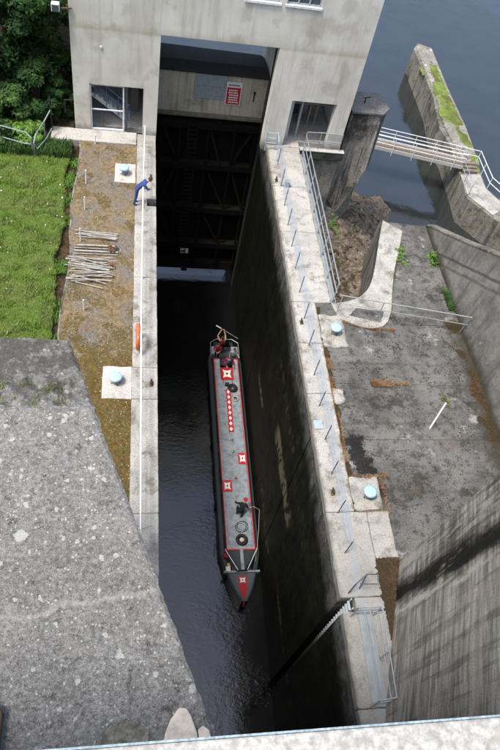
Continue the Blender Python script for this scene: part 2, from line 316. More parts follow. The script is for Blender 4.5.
def plain(name, col, rough=.6, metal=0, var=.25, sc=6, spec=.4, bump=.001):
    n = NT(name); c = n.mix(n.math('MULTIPLY', n.step(n.noise(sc, 6, .7), .4, .68), var*1.6), col, tuple(x*.45 for x in col))
    return n.out(c, rough, [(n.noise(sc*6, 3, .6), bump)], metal, spec)
P = plain
M['steel'] = P('galvanised_steel', (.42, .47, .52), .45, .55)
M['rail_white'] = P('white_rail_paint', (.72, .73, .73), .4)
M['rail_blue'] = P('pale_blue_wire', (.34, .42, .50), .5)
M['post'] = P('dark_post_steel', (.11, .135, .17), .5, .3)
M['trough'] = P('grey_trough', (.27, .30, .31), .7, sc=2)
M['blue_cap'] = P('blue_cap_paint', (.36, .55, .68), .45, sc=9)
M['boll_body'] = P('bollard_side_paint', (.22, .30, .36), .6)
M['rust'] = P('rusty_iron', (.14, .085, .05), .85, sc=14)
def rungm():
    n = NT('ladder_steel'); k = n.step(n.axis(2), -5.5, -1.2)
    return n.out(n.mix(k, (.02, .02, .015), (.34, .38, .42)), .6)
M['rung'] = rungm()
M['iron'] = P('dark_iron', (.035, .033, .03), .7, .2, sc=8)
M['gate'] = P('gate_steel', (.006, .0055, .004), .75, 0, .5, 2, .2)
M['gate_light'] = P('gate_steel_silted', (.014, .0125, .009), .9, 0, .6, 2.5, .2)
M['hutledge'] = P('stained_ledge', (.16, .15, .10), .9, 0, .5, 2.5)
M['felt'] = P('black_roof_felt', (.028, .027, .026), .9, 0, .4, 3)
M['shutter'] = P('grey_shutter', (.30, .34, .34), .5, 0, .3, 5)
M['glass'] = P('window_glass', (.06, .08, .10), .08, 0, .1, 3, .8)
M['frame'] = P('grey_frame_paint', (.34, .40, .44), .5)
M['white'] = P('white_paint', (.78, .78, .76), .5)
M['offwhite'] = P('offwhite_paint', (.55, .54, .50), .7, 0, .5, 18)
M['red'] = P('red_paint', (.50, .018, .025), .4)
M['darkred'] = P('dark_red_paint', (.20, .012, .02), .4)
M['orange'] = P('orange_plastic', (.62, .15, .06), .6, 0, .4, 5)
M['black'] = P('black_rubber', (.012, .012, .013), .6)
M['stair'] = P('stair_steel', (.78, .82, .85), .5)
M['stair_blue'] = P('blue_stair_rail', (.14, .22, .40), .5)
M['interior'] = P('interior_wall', (.20, .195, .18), .9)
M['roofgrey'] = P('boat_roof_paint', (.29, .335, .37), .4, 0, .5, 3.5)
M['slate'] = P('slate_deck_paint', (.10, .115, .13), .5, 0, .4, 4)
M['hull'] = P('black_hull_paint', (.02, .024, .028), .4, 0, .4, 3)
M['cabin'] = P('dark_green_cabin_paint', (.03, .045, .05), .4)
M['tarp'] = P('dark_tarpaulin', (.045, .055, .065), .8, 0, .4, 5)
M['brass'] = P('brass', (.5, .35, .12), .35, .8)
M['rope'] = P('pale_rope', (.40, .37, .30), .9)
M['pole'] = P('weathered_pole', (.40, .385, .35), .85, 0, .6, 5)
M['timber'] = P('dark_weathered_timber', (.09, .065, .045), .95, 0, .5, 12)
M['stone'] = P('pale_stone', (.62, .55, .46), .95, 0, .3, 9, .2, .01)
M['skin'] = P('skin', (.50, .30, .22), .6, 0, .05)
M['navy'] = P('navy_overalls', (.03, .055, .19), .85, 0, .2)
M['blue_cloth'] = P('blue_cloth', (.10, .17, .38), .85)
M['jeans'] = P('jeans', (.04, .07, .16), .9)
M['blackcloth'] = P('black_cloth', (.012, .012, .014), .9)
M['redcloth'] = P('red_cloth', (.34, .02, .025), .85)
M['whitecloth'] = P('white_cloth', (.62, .63, .65), .85)
M['greycloth'] = P('grey_cloth', (.28, .29, .31), .9)
M['hair'] = P('brown_hair', (.06, .035, .02), .8)
M['bark'] = P('bark', (.09, .07, .05), .95, 0, .5, 5)
M['deck'] = P('rusty_deck_plates', (.20, .165, .13), .9, 0, .5, 4)
def foliage(name, cols, trans=.25):
    n = NT(name); geo = n.N.new('ShaderNodeNewGeometry'); r = geo.outputs['Random Per Island']
    k = n.mix(n.step(r, 0, 1), cols[0], cols[1])
    k = n.mix(n.step(n.noise(.9, 4, .6), .4, .62), k, cols[2])
    m = n.out(k, .7, spec=.2)
    tr = n.N.new('ShaderNodeBsdfTranslucent'); n.L.new(k, tr.inputs[0]); mx = n.N.new('ShaderNodeMixShader'); mx.inputs[0].default_value = trans
    n.L.new(n.bsdf.outputs[0], mx.inputs[1]); n.L.new(tr.outputs[0], mx.inputs[2]); n.L.new(mx.outputs[0], n.N['Material Output'].inputs[0])
    return m
M['grass'] = foliage('grass_blades', [(.15, .28, .04), (.34, .46, .11), (.29, .36, .12)], .45)
M['leaf_dark'] = foliage('dark_leaves', [(.022, .065, .016), (.05, .115, .028), (.018, .045, .014)])
M['leaf_mid'] = foliage('mid_leaves', [(.045, .11, .022), (.10, .18, .05), (.06, .12, .04)])
M['leaf_bright'] = foliage('bright_leaves', [(.10, .22, .03), (.22, .38, .08), (.14, .26, .05)])
M['dry'] = foliage('dry_grass', [(.30, .20, .11), (.46, .35, .22), (.26, .15, .08)])
M['mossgreen'] = foliage('moss_clumps', [(.10, .15, .025), (.19, .25, .06), (.09, .10, .03)], .1)
M['pebble'] = P('pebble', (.36, .34, .30), .9)
M['mossbrown'] = foliage('brown_moss', [(.07, .05, .016), (.17, .12, .04), (.09, .07, .022)], .1)
M['mossdark'] = foliage('dark_moss', [(.028, .018, .010), (.075, .045, .022), (.035, .028, .012)], .05)

# ------------------------------------------------------------------ mesh helpers
def tag(o, label=None, cat=None, group=None, kind=None):
    if label: o['label'] = label
    if cat: o['category'] = cat
    if group: o['group'] = group
    if kind: o['kind'] = kind
    return o
def empty(name, loc, label, cat, group=None, rz=0):
    o = bpy.data.objects.new(name, None); C.objects.link(o); o.location = loc; o.rotation_euler = (0, 0, rz)
    o.empty_display_size = .1
    return tag(o, label, cat, group)
class MB:
    def __init__(s): s.v = []; s.f = []; s.mi = []
    def add(s, vs, fs, mi=0):
        b = len(s.v); s.v += [tuple(p) for p in vs]; s.f += [tuple(i+b for i in f) for f in fs]; s.mi += [mi]*len(fs); return s
    def box(s, x0, x1, y0, y1, z0, z1, mi=0):
        return s.add([(x0,y0,z0),(x1,y0,z0),(x1,y1,z0),(x0,y1,z0),(x0,y0,z1),(x1,y0,z1),(x1,y1,z1),(x0,y1,z1)],
                     [(3,2,1,0),(4,5,6,7),(0,1,5,4),(1,2,6,5),(2,3,7,6),(3,0,4,7)], mi)
    def bar(s, p, q, w, h=None, mi=0, up=(0, 0, 1)):
        p = Vector(p); q = Vector(q); h = h or w; d = (q-p).normalized(); u = Vector(up)
        if abs(d.dot(u)) > .98: u = Vector((0, 1, 0))
        a = d.cross(u).normalized()*w/2; b = a.cross(d).normalized()*h/2
        vs = [p-a-b, p+a-b, p+a+b, p-a+b, q-a-b, q+a-b, q+a+b, q-a+b]
        return s.add(vs, [(0,1,2,3),(7,6,5,4),(1,0,4,5),(2,1,5,6),(3,2,6,7),(0,3,7,4)], mi)
    def tube(s, pts, r, n=8, mi=0, caps=True):
        pts = [Vector(p) for p in pts]; k = len(pts); rs = r if isinstance(r, (list, tuple)) else [r]*k
        ring = []; ref = None
        for i, p in enumerate(pts):
            d = (pts[min(i+1, k-1)]-pts[max(i-1, 0)]).normalized()
            if ref is None: ref = Vector((0, 0, 1)) if abs(d.z) < .9 else Vector((1, 0, 0))
            a = d.cross(ref).normalized(); b = a.cross(d).normalized(); ref = b
            ring.append([p+(a*math.cos(t)+b*math.sin(t))*rs[i] for t in [2*math.pi*j/n for j in range(n)]])
        vs = [v for r_ in ring for v in r_]; fs = []
        for i in range(k-1):
            for j in range(n): fs.append((i*n+j, i*n+(j+1) % n, (i+1)*n+(j+1) % n, (i+1)*n+j))
        if caps: fs += [tuple(range(n))[::-1], tuple((k-1)*n+j for j in range(n))]
        return s.add(vs, fs, mi)
    def lathe(s, c, prof, n=20, mi=0):
        vs = [(c[0]+r*math.cos(2*math.pi*j/n), c[1]+r*math.sin(2*math.pi*j/n), c[2]+z) for r, z in prof for j in range(n)]; fs = []
        for i in range(len(prof)-1):
            for j in range(n): fs.append((i*n+j, i*n+(j+1) % n, (i+1)*n+(j+1) % n, (i+1)*n+j))
        fs += [tuple(range(n))[::-1], tuple((len(prof)-1)*n+j for j in range(n))]
        return s.add(vs, fs, mi)
    def torus(s, c, R, r, n=24, m=8, axis='z', mi=0):
        vs = []; fs = []
        for i in range(n):
            a = 2*math.pi*i/n
            for j in range(m):
                b = 2*math.pi*j/m; x = (R+r*math.cos(b))*math.cos(a); y = (R+r*math.cos(b))*math.sin(a); z = r*math.sin(b)
                p = (x, y, z) if axis == 'z' else (z, x, y)
                vs.append((c[0]+p[0], c[1]+p[1], c[2]+p[2]))
        for i in range(n):
            for j in range(m): fs.append((i*m+j, ((i+1) % n)*m+j, ((i+1) % n)*m+(j+1) % m, i*m+(j+1) % m))
        return s.add(vs, fs, mi)
    def sphere(s, c, r, n=10, m=7, mi=0):
        rr = r if isinstance(r, (tuple, list)) else (r, r, r); vs = [(c[0], c[1], c[2]-rr[2])]; fs = []
        for i in range(1, m):
            t = math.pi*i/m
            for j in range(n):
                a = 2*math.pi*j/n; vs.append((c[0]+rr[0]*math.sin(t)*math.cos(a), c[1]+rr[1]*math.sin(t)*math.sin(a), c[2]-rr[2]*math.cos(t)))
        vs.append((c[0], c[1], c[2]+rr[2])); e = len(vs)-1
        for j in range(n): fs.append((0, 1+(j+1) % n, 1+j)); fs.append((e, e-n+j, e-n+(j+1) % n))
        for i in range(m-2):
            for j in range(n): fs.append((1+i*n+j, 1+i*n+(j+1) % n, 1+(i+1)*n+(j+1) % n, 1+(i+1)*n+j))
        return s.add(vs, fs, mi)
    def prism(s, poly, z0, z1, mi=0):
        a = sum(poly[i][0]*poly[(i+1) % len(poly)][1]-poly[(i+1) % len(poly)][0]*poly[i][1] for i in range(len(poly)))
        if a < 0: poly = poly[::-1]
        n = len(poly); vs = [(p[0], p[1], z0) for p in poly]+[(p[0], p[1], z1) for p in poly]
        fs = [tuple(range(n))[::-1], tuple(range(n, 2*n))]+[(i, (i+1) % n, (i+1) % n+n, i+n) for i in range(n)]
        return s.add(vs, fs, mi)
    def build(s, name, mats, parent=None, smooth=False, bevel=0, world=False):
        me = bpy.data.meshes.new(name)
        v = s.v
        if parent is not None and world:
            o_ = parent.location; pp = parent.parent
            off = Vector(o_) + (Vector(pp.location) if pp else Vector())
            v = [(p[0]-off.x, p[1]-off.y, p[2]-off.z) for p in s.v]
        me.from_pydata([tuple(p) for p in v], [], s.f)
        for m in (mats if isinstance(mats, list) else [mats]): me.materials.append(m)
        if isinstance(mats, list): me.polygons.foreach_set('material_index', s.mi)
        if smooth: me.polygons.foreach_set('use_smooth', [True]*len(me.polygons))
        me.update()
        o = bpy.data.objects.new(name, me); C.objects.link(o)
        if parent is not None: o.parent = parent
        if bevel:
            b = o.modifiers.new('bevel', 'BEVEL'); b.width = bevel; b.segments = 2; b.limit_method = 'ANGLE'
        return o
def W(mb, name, mat, parent, **k): return mb.build(name, mat, parent, world=True, **k)
def wob(p, f, a): 
    v = noise.noise_vector(Vector(p)*f); return Vector(p)+v*a
def rough_box(x0, x1, y0, y1, z0, z1, step=.15, amp=.02, f=3., wear=.03):
    """a cast block with worn, slightly uneven faces and rounded arrises"""
    mb = MB()
    def ax(a, b): 
        n = max(1, int(round((b-a)/step))); e = min(wear*1.2, (b-a)*.2)
        return sorted(set([a, a+e]+[a+(b-a)*i/n for i in range(1, n)]+[b-e, b]))
    X, Y, Z = ax(x0, x1), ax(y0, y1), ax(z0, z1)
    def pt(p):
        q = list(p); k = sum([p[0] in (x0, x1), p[1] in (y0, y1), p[2] in (z0, z1)])
        if k >= 2:
            c = ((x0+x1)/2, (y0+y1)/2, (z0+z1)/2); w = wear*(.4+.9*abs(noise.noise(Vector(p)*5)))
            for i, (lo, hi) in enumerate(((x0, x1), (y0, y1), (z0, z1))):
                if p[i] in (lo, hi): q[i] += w*.7*(1 if p[i] == lo else -1)
        return wob(q, f, amp)
    for A, B, mk in ((X, Y, lambda a, b: (a, b, z1)), (X, Z, lambda a, b: (a, y0, b)), (X, Z, lambda a, b: (a, y1, b)), (Y, Z, lambda a, b: (x0, a, b)), (Y, Z, lambda a, b: (x1, a, b))):
        vs = [pt(mk(a, b)) for a in A for b in B]; nb = len(B)
        fs = [(i*nb+j, (i+1)*nb+j, (i+1)*nb+j+1, i*nb+j+1) for i in range(len(A)-1) for j in range(nb-1)]
        mb.add(vs, fs)
    return mb
def clean(o):
    bm = bmesh.new(); bm.from_mesh(o.data); bmesh.ops.remove_doubles(bm, verts=bm.verts, dist=.0004)
    bmesh.ops.recalc_face_normals(bm, faces=bm.faces); bm.to_mesh(o.data); bm.free(); return o
def grid(fn, xs, ys):
    mb = MB(); nb = len(ys)
    mb.add([fn(x, y) for x in xs for y in ys], [(i*nb+j, (i+1)*nb+j, (i+1)*nb+j+1, i*nb+j+1) for i in range(len(xs)-1) for j in range(nb-1)])
    return mb
def fr(a, b, n): return [a+(b-a)*i/n for i in range(n+1)]
def raw(name, V, F, mat, parent=None):
    me = bpy.data.meshes.new(name); nf = len(F); k = F.shape[1]
    me.vertices.add(len(V)); me.vertices.foreach_set('co', V.astype(np.float32).ravel())
    me.loops.add(nf*k); me.loops.foreach_set('vertex_index', F.astype(np.int32).ravel())
    me.polygons.add(nf); me.polygons.foreach_set('loop_start', np.arange(0, nf*k, k, dtype=np.int32))
    me.polygons.foreach_set('loop_total', np.full(nf, k, dtype=np.int32)); me.materials.append(mat)
    me.update(calc_edges=True); me.validate()
    o = bpy.data.objects.new(name, me); C.objects.link(o)
    if parent is not None: o.parent = parent
    return o
def copy_tree(o, parent=None):
    c = o.copy(); C.objects.link(c); c.parent = parent
    for ch in list(o.children): copy_tree(ch, c)
    return c
def clip(poly, ax, lim, keep_gt):
    out = []; n = len(poly)
    for i in range(n):
        a, b = poly[i], poly[(i+1) % n]; ia = (a[ax] > lim) == keep_gt; ib = (b[ax] > lim) == keep_gt
        if ia: out.append(a)
        if ia != ib:
            t = (lim-a[ax])/(b[ax]-a[ax]); out.append(tuple(a[k]+(b[k]-a[k])*t for k in range(2)))
    return out

# ================================================================== SETTING
WZ = -13.0
tag(MB().box(-1500, 1500, -600, 2500, -17, -16).build('river_bed', M['soil']), kind='structure')
# river: one sheet, tailrace outside; the chamber has its own calmer surface
o = MB(); o.add([(7.6, 31.6, WZ), (1500, 31.6, WZ), (1500, 2400, WZ), (-1500, 2400, WZ), (-1500, 33.6, WZ), (7.6, 33.6, WZ)], [(0, 1, 2, 3, 4, 5)])
o.add([(15.4, -500, WZ), (1500, -500, WZ), (1500, 31.6, WZ), (15.4, 31.6, WZ)], [(0, 1, 2, 3)])
tag(o.build('river_water', M['water_out']), kind='structure')
tag(MB().add([(0, -.9, WZ), (7.6, -.9, WZ), (7.6, 33.6, WZ), (0, 33.6, WZ)], [(0, 1, 2, 3)]).build('lock_water', M['water_in']), kind='structure')

# ---- left bank land
land = MB()
land.prism([(-400, -60), (.1, -60), (.1, 31.0), (-3.1, 31.0), (-3.1, 40), (-4, 60), (-14, 130), (-400, 200)], -16, -.35)
tag(land.build('ground', M['soil']), kind='structure')
def turf_h(x, y): return -.12+.10*noise.noise(Vector((x*.4, y*.4, 0)))+.05*noise.noise(Vector((x*1.7, y*1.7, 3)))
def turf_edge(y): return -3.28+.10*math.sin(y*1.1)+.14*noise.noise(Vector((0, y*.9, 5)))
def tf(u, y):
    xe = turf_edge(y); x = xe-(1-u)*40 if u < 1 else xe
    x = xe-((1-u)**2.2)*60
    return (x, y, turf_h(x, y) - (.35 if u > .999 else 0))
tag(grid(tf, [0, .2, .35, .5, .6]+fr(.65, .99, 30)+[.995, 1], fr(-10, 28.6, 120)).build('lawn_soil', M['turf'], smooth=True), kind='structure')
def und(x, y): return (x, y, .05+.25*noise.noise(Vector((x*.5, y*.5, 1)))-.2)
tag(grid(und, fr(-40, -3.15, 60), fr(28.6, 60, 60)).build('undergrowth_soil', M['soil'], smooth=True), kind='structure')

# ---- mossy quay platform on the left
def plat(x, y): return (x, y, -.045+.035*noise.noise(Vector((x*2.2, y*2.2, 0)))+.02*noise.noise(Vector((x*7, y*7, 2))))
def plat_u(u, y):
    xe = -2.78+.09*math.sin(y*.9+1)+.09*noise.noise(Vector((2, y*.8, 0)))
    return plat(xe+(0.10-xe)*u, y)
tag(grid(plat_u, fr(0, 1, 46), fr(5, 30.05, 260)).build('mossy_platform', M['platform'], smooth=True), kind='structure')
kb = MB(); dz = lambda y: -.035+.05*noise.noise(Vector((1, y*1.3, 0)))
for i in range(80):
    y0 = 8+i*.28; xe = lambda y: -2.78+.09*math.sin(y*.9+1)+.09*noise.noise(Vector((2, y*.8, 0)))
    a, b = xe(y0), xe(y0+.28); kb.add([(a-.06, y0, -.4), (a+.02, y0, -.4), (a+.02, y0, dz(y0)), (a-.06, y0, dz(y0)), (b-.06, y0+.28, -.4), (b+.02, y0+.28, -.4), (b+.02, y0+.28, dz(y0+.28)), (b-.06, y0+.28, dz(y0+.28))],
        [(0, 1, 2, 3), (1, 5, 6, 2), (3, 2, 6, 7), (0, 3, 7, 4), (7, 6, 5, 4)])
tag(kb.build('platform_edging', M['jetty'], bevel=.01), kind='structure')

# ---- lock walls ----
lw = empty('lock_wall', (.55, 16, -16), 'pale concrete lock quay wall carrying the white railing beside the mossy platform', 'wall')
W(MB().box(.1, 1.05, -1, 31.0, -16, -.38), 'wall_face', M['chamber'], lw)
ys = [-1, 4.2, 9.6, 14.3, 15.8, 20.7, 25.4, 25.9, 30.0, 31.0]
for a, b in zip(ys[:-1], ys[1:]):
    if (a, b) == (25.4, 25.9):
        mb = rough_box(.08, .62, a+.006, b-.006, -.38, 0, .13, .012, 3, .02)       # notch for the wall ladder
        clean(W(mb, 'coping_slab', M['coping'], lw)); continue
    x0 = .08+.03*math.sin(a*3)
    clean(W(rough_box(x0, 1.06, a+.008, b-.008, -.38, 0, .13, .014, 3, .02), 'coping_slab', M['coping'], lw))
for (x0, x1, y0, y1) in ((-1.06, .06, 14.3, 15.82), (-.95, .06, 27.0, 28.45)):
    clean(W(rough_box(x0, x1, y0, y1, -.3, .012, .12, .02, 2.5, .02), 'bollard_pad', M['ledge'], lw))
lad = MB()
for i in range(40): lad.bar((.70, 25.64, -.2-i*.3), (.98, 25.64, -.2-i*.3), .03)
lad.bar((.70, 25.64, .0), (.70, 25.64, -12.5), .04); lad.bar((.98, 25.64, .0), (.98, 25.64, -12.5), .04)
W(lad, 'wall_ladder', M['iron'], lw)

rw = empty('lock_wall', (8, 16, -16), 'tall algae-blackened lock wall right of the narrowboat with a railed pale coping', 'wall')
segs = [(-1, 6.02), (6.48, 12.86), (12.96, 22.86), (22.96, 31.0)]
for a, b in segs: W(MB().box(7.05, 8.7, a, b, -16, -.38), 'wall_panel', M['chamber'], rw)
W(MB().box(7.5, 8.7, 6.02, 6.48, -16, -.38), 'recess_back', M['iron'], rw)
for y in (12.91, 22.91): W(MB().box(7.12, 8.6, y-.049, y+.049, -15.9, -.38), 'joint_filler', M['black'], rw)
ys = [-1, 3.1, 6.02, None, 6.48, 9.55, 14.7, 17.3, 19.65, 24.2, 27.6, 30.95]
prev = None
for y in ys:
    if y is None: prev = None; continue
    if prev is not None:
        a, b = prev, y
        x1 = 8.86 if a >= 19.6 else (8.12 if a >= 9.5 else 8.55)
        x0 = 7.03
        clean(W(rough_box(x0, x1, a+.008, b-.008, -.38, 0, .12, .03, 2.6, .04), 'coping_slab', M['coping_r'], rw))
    prev = y
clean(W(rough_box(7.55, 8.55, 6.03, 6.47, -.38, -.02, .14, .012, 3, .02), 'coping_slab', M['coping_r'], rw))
for (x0, x1, y0, y1) in ((8.13, 9.25, 9.62, 10.95), (8.13, 9.25, 17.15, 18.95), (8.13, 8.62, 14.25, 15.0)):
    clean(W(rough_box(x0, x1, y0, y1, -.3, -.012, .09, .07, 2.6, .06), 'bollard_pad', M['coping'], rw))
# widened walkway between wall and dam flank
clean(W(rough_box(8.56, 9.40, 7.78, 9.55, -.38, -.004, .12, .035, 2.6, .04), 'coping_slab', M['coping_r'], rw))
W(MB().prism([(8.56, 7.77), (9.37, 7.77), (8.02, 3.0), (8.56, 3.0)][:2]+[(8.56, 4.95)], -.38, -.02), 'corner_fill', M['soil'], rw)
rl = MB().bar((7.40, 6.10, .05), (7.40, 6.10, -13.6), .05); rl.bar((7.40, 6.40, .05), (7.40, 6.40, -13.6), .05)
ladp = W(rl, 'ladder_rail', M['rung'], rw)
rung = None
for i in range(45):
    if rung is None:
        rung = MB().box(-.04, .04, -.15, .15, -.022, .022).build('ladder_rung', M['rung'], rw)
        r = rung
    else:
        r = rung.copy(); C.objects.link(r)
    r.location = Vector((7.34, 6.25, -.15-i*.3))-rw.location
for k, (x, y) in enumerate(((7.22, 28.6), (7.32, 19.0), (7.2, 10.4))):   # small mooring pins on the coping
    pass

# ---- plateau right
curve = [(12.56, 25.47), (12.05, 24.0), (11.5, 22.2), (10.99, 20.86), (10.45, 20.18), (9.9, 19.87), (9.3, 19.68), (8.87, 19.64)]
def chaikin(p, k=2):
    for _ in range(k):
        q = [p[0]]
        for a, b in zip(p[:-1], p[1:]): q += [(a[0]*.75+b[0]*.25, a[1]*.75+b[1]*.25), (a[0]*.25+b[0]*.75, a[1]*.25+b[1]*.75)]
        p = q+[p[-1]]
    return p
curve = chaikin(curve)
ppoly = [(8.13, 19.64), (8.13, 7.6), (16.2, 7.2), (15.0, 12.6), (14.85, 18), (14.9, 21.8), (15.15, 25.3)]+curve
pl = empty('quay_plateau', (12, 16, -4), 'broad dark concrete apron beyond the right-hand railing, stained and cracked', 'quay')
cuts = [(7, 12.6), (12.6, 15.28), (15.28, 18.6), (18.6, 21.3), (21.3, 26)]
W(MB().prism([(8.3, 7.9), (14.6, 7.9), (14.7, 24.5), (13.2, 24.5), (11.6, 19), (8.3, 18.6)], -2.4, -.125), 'joint_fill', M['soil'], pl)
for a, b in cuts:
    p = clip(clip(ppoly, 1, a+.006, True), 1, b-.006, False)
    if len(p) > 2: W(MB().prism(p, -2.5, -.10-.006*math.sin(a*5)), 'paving_slab', M['slab'], pl, bevel=.012)
# pale kerb band following the cavity edge
inner = [(13.45, 24.75), (12.9, 23.2), (12.4, 22.0), (11.9, 20.3), (11.67, 19.3), (11.2, 18.35), (10.2, 18.2), (9.1, 18.75)]
inner = chaikin(inner)
kbp = MB()
for i in range(len(curve)-1):
    a0, a1, b0, b1 = curve[i], curve[i+1], inner[i], inner[i+1]
    for t0, t1 in ((0, 1),):
        L = lambda p, q, t: (p[0]+(q[0]-p[0])*t, p[1]+(q[1]-p[1])*t)
        kbp.prism([L(a0, a1, t0), L(a0, a1, t1), L(b0, b1, t1), L(b0, b1, t0)], -.5, -.02)
clean(W(kbp, 'pale_kerb_band', M['coping'], pl))
W(MB().prism([(10.0, 19.4), (11.3, 19.25), (11.0, 18.6), (9.6, 18.95)], -.1, -.008), 'dark_patch', M['slab'], pl)
# far rounded cap sloping to the tailrace
W(MB().add([(12.56, 25.47, -.1), (15.2, 25.3, -.1), (14.3, 26.4, -1.0), (12.85, 26.4, -1.0), (12.85, 26.4, -14), (14.3, 26.4, -14), (15.2, 25.3, -14), (12.5, 25.47, -14)],
    [(0, 3, 2, 1), (3, 4, 5, 2), (2, 5, 6, 1), (0, 7, 4, 3)]), 'sloping_cap', M['pier_top'], pl)
# cavity wall under the kerb (vertical face)
cw = MB(); n = len(curve)
cw.add([(x-.02, y-.0, -.51) for x, y in curve]+[(x-.15, y+.05, -15) for x, y in curve], [(i, i+1, n+i+1, n+i) for i in range(n-1)])
W(cw, 'cavity_wall', M['bankwall'], pl)
W(MB().box(8.7, 8.95, 19.64, 31, -15, -.4), 'cavity_side', M['bankwall'], pl)
W(MB().prism([(8.9, 7.4), (16, 7.4), (16, 25), (12.9, 25), (11.6, 21), (8.9, 19.5)], -15, -2.51), 'core', M['pier'], pl)

# wing wall rising along the right of the plateau
ww = empty('wing_wall', (15.2, 18, -.1), 'grey sloping-topped concrete retaining wall at the right edge of the dark apron', 'wall')
prof = [(26.0, -1.0), (25.1, .12), (22.0, 1.95), (19.3, 3.65), (16, 5.6), (12, 7.9), (8.0, 10.3)]
wm = MB()
ysn = [p for i in range(len(prof)-1) for p in [(prof[i][0]+(prof[i+1][0]-prof[i][0])*t/8, prof[i][1]+(prof[i+1][1]-prof[i][1])*t/8) for t in range(8)]]+[prof[-1]]
def wx(z): return 14.86+.12*max(z, 0)
vs = []; K = 10
for (y, zt) in ysn:
    for k in range(K+1):
        z = -3+(zt+3)*k/K; q = wob((wx(z), y, z), 1.3, .03); vs.append(q)
    vs += [Vector((wx(zt)+.42, y, zt+.0)), Vector((wx(zt)+.42, y, -15))]
R = K+3
wm.add(vs, [(i*R+j, i*R+j+1, (i+1)*R+j+1, (i+1)*R+j) for i in range(len(ysn)-1) for j in range(R-1)])
wm.add([vs[j] for j in range(R)], [tuple(range(R))])
clean(W(wm, 'wall_body', M['wingwall'], ww, smooth=False))
cap = MB()
for i in range(len(ysn)-1):
    (y0, z0), (y1, z1) = ysn[i], ysn[i+1]
    cap.add([(wx(z0)-.03, y0, z0+.002), (wx(z0)+.45, y0, z0+.002), (wx(z1)+.45, y1, z1+.002), (wx(z1)-.03, y1, z1+.002), (wx(z0)-.03, y0, z0+.09), (wx(z0)+.45, y0, z0+.09), (wx(z1)+.45, y1, z1+.09), (wx(z1)-.03, y1, z1+.09)],
            [(4, 5, 6, 7), (0, 4, 7, 3), (1, 2, 6, 5), (0, 1, 5, 4), (3, 7, 6, 2)])
clean(W(cap, 'wall_cap', M['jetty'], ww, bevel=.02))
jt = MB()
for z in (1.2, 2.6): pass
# ---- rocky bank in the cavity and under the tower
def bank(x, y):
    if y < 24.5: z = -3.2
    elif y < 31.5: z = -3.2-(y-24.5)*.26
    else: z = -5.0-(y-31.5)*.60
    z -= .06*max(0, x-9)
    xd = 12.9+max(0, y-31.0)*.60
    if x > xd: z -= (x-xd)*.9
    z += .55*noise.noise(Vector((x*.55, y*.55, 2)))+.28*noise.noise(Vector((x*1.7, y*1.7, 4)))+.10*noise.noise(Vector((x*5, y*5, 4)))
    return (x, y, z)
tag(grid(bank, fr(8.6, 24, 90), fr(19, 50, 150)).build('rocky_bank', M['rock'], smooth=True), kind='structure')

# ---- dam behind and below the camera, and its two flanks
dm = empty('dam_wall', (4, -4, -16), 'big concrete dam closing the near end of the lock under the viewpoint', 'dam')
W(MB().box(-60, 60, -9, -.95, -16, 19.6), 'dam_body', M['dam'], dm)
pw = empty('parapet', (1, 0, 19.6), 'pale concrete parapet ledge with a bluish edge along the bottom of the view', 'parapet')
W(MB().prism([(-6, -.94), (8, -.94), (8, .153), (-6, .138)], 19.6, 20.40), 'parapet_body', M['parapet'], pw, bevel=.004)
W(MB().prism([(-6, .1385), (8, .1535), (8, .157), (-6, .142)], 20.25, 20.397), 'painted_edge', M['parapet_edge'], pw)

ZB = 13.05
lb = empty('dam_flank', (-2.5, 3, -16), 'weathered lichen-spotted grey concrete mass filling the lower left of the view', 'concrete block')
def edge_x(y): return 1.02-(y-1.1)*.349+.03*noise.noise(Vector((0, y*6, 1)))+.012*noise.noise(Vector((0, y*21, 1)))+.02*noise.noise(Vector((0, y*1.5, 7)))
def far_y(x): return 6.80+.03*noise.noise(Vector((x*4, 0, 1)))
def top(u, v):
    y = -.9+(6.80+.9)*v; xe = edge_x(y); x = -7+(xe+7)*(1-(1-u)**1.6)
    yy = y+(.03*noise.noise(Vector((x*4, 0, 1)))) if v > .999 else y
    z = ZB+.025*noise.noise(Vector((x*1.5, yy*1.5, 0)))+.012*noise.noise(Vector((x*6, yy*6, 0)))+.006*noise.noise(Vector((x*18, yy*18, 0)))
    if yy > 5.52:      # broken lower step at the far end
        k = min(1, (yy-5.52)/.03); z -= .05*k
        if yy < 6.05: z += k*.05*noise.noise(Vector((x*6, yy*6, 3)))*2
    e = 1-(1-(1-u)**1.6)
    ed = (xe-x)
    if ed < .05: z -= (.05-ed)*.5
    return (x, yy, z)
us = fr(0, .7, 60)+fr(.70, 1, 110)[1:]; vs_ = fr(0, .82, 150)+fr(.82, 1, 70)[1:]
W(grid(top, us, vs_), 'block_top', M['block'], lb, smooth=True)
sd_ = MB(); yl = fr(-.9, 6.8, 60)
sd_.add([(edge_x(y), y, ZB-.03) for y in yl]+[(edge_x(y)-.35, y+.25, -.5) for y in yl], [(i, i+1, 61+i+1, 61+i) for i in range(60)])
xl = [-7+(edge_x(6.8)+7)*t for t in fr(0, 1, 40)]
sd_.add([(x, far_y(x), ZB-.08) for x in xl]+[(x, 7.4, -.5) for x in xl], [(i, i+1, 41+i+1, 41+i) for i in range(40)])
W(sd_, 'block_side', M['block'], lb)
clean(W(rough_box(.9, 1.06, .3, 1.20, 11, ZB-.06, .08, .02, 6, .02), 'broken_ledge', M['block'], lb))

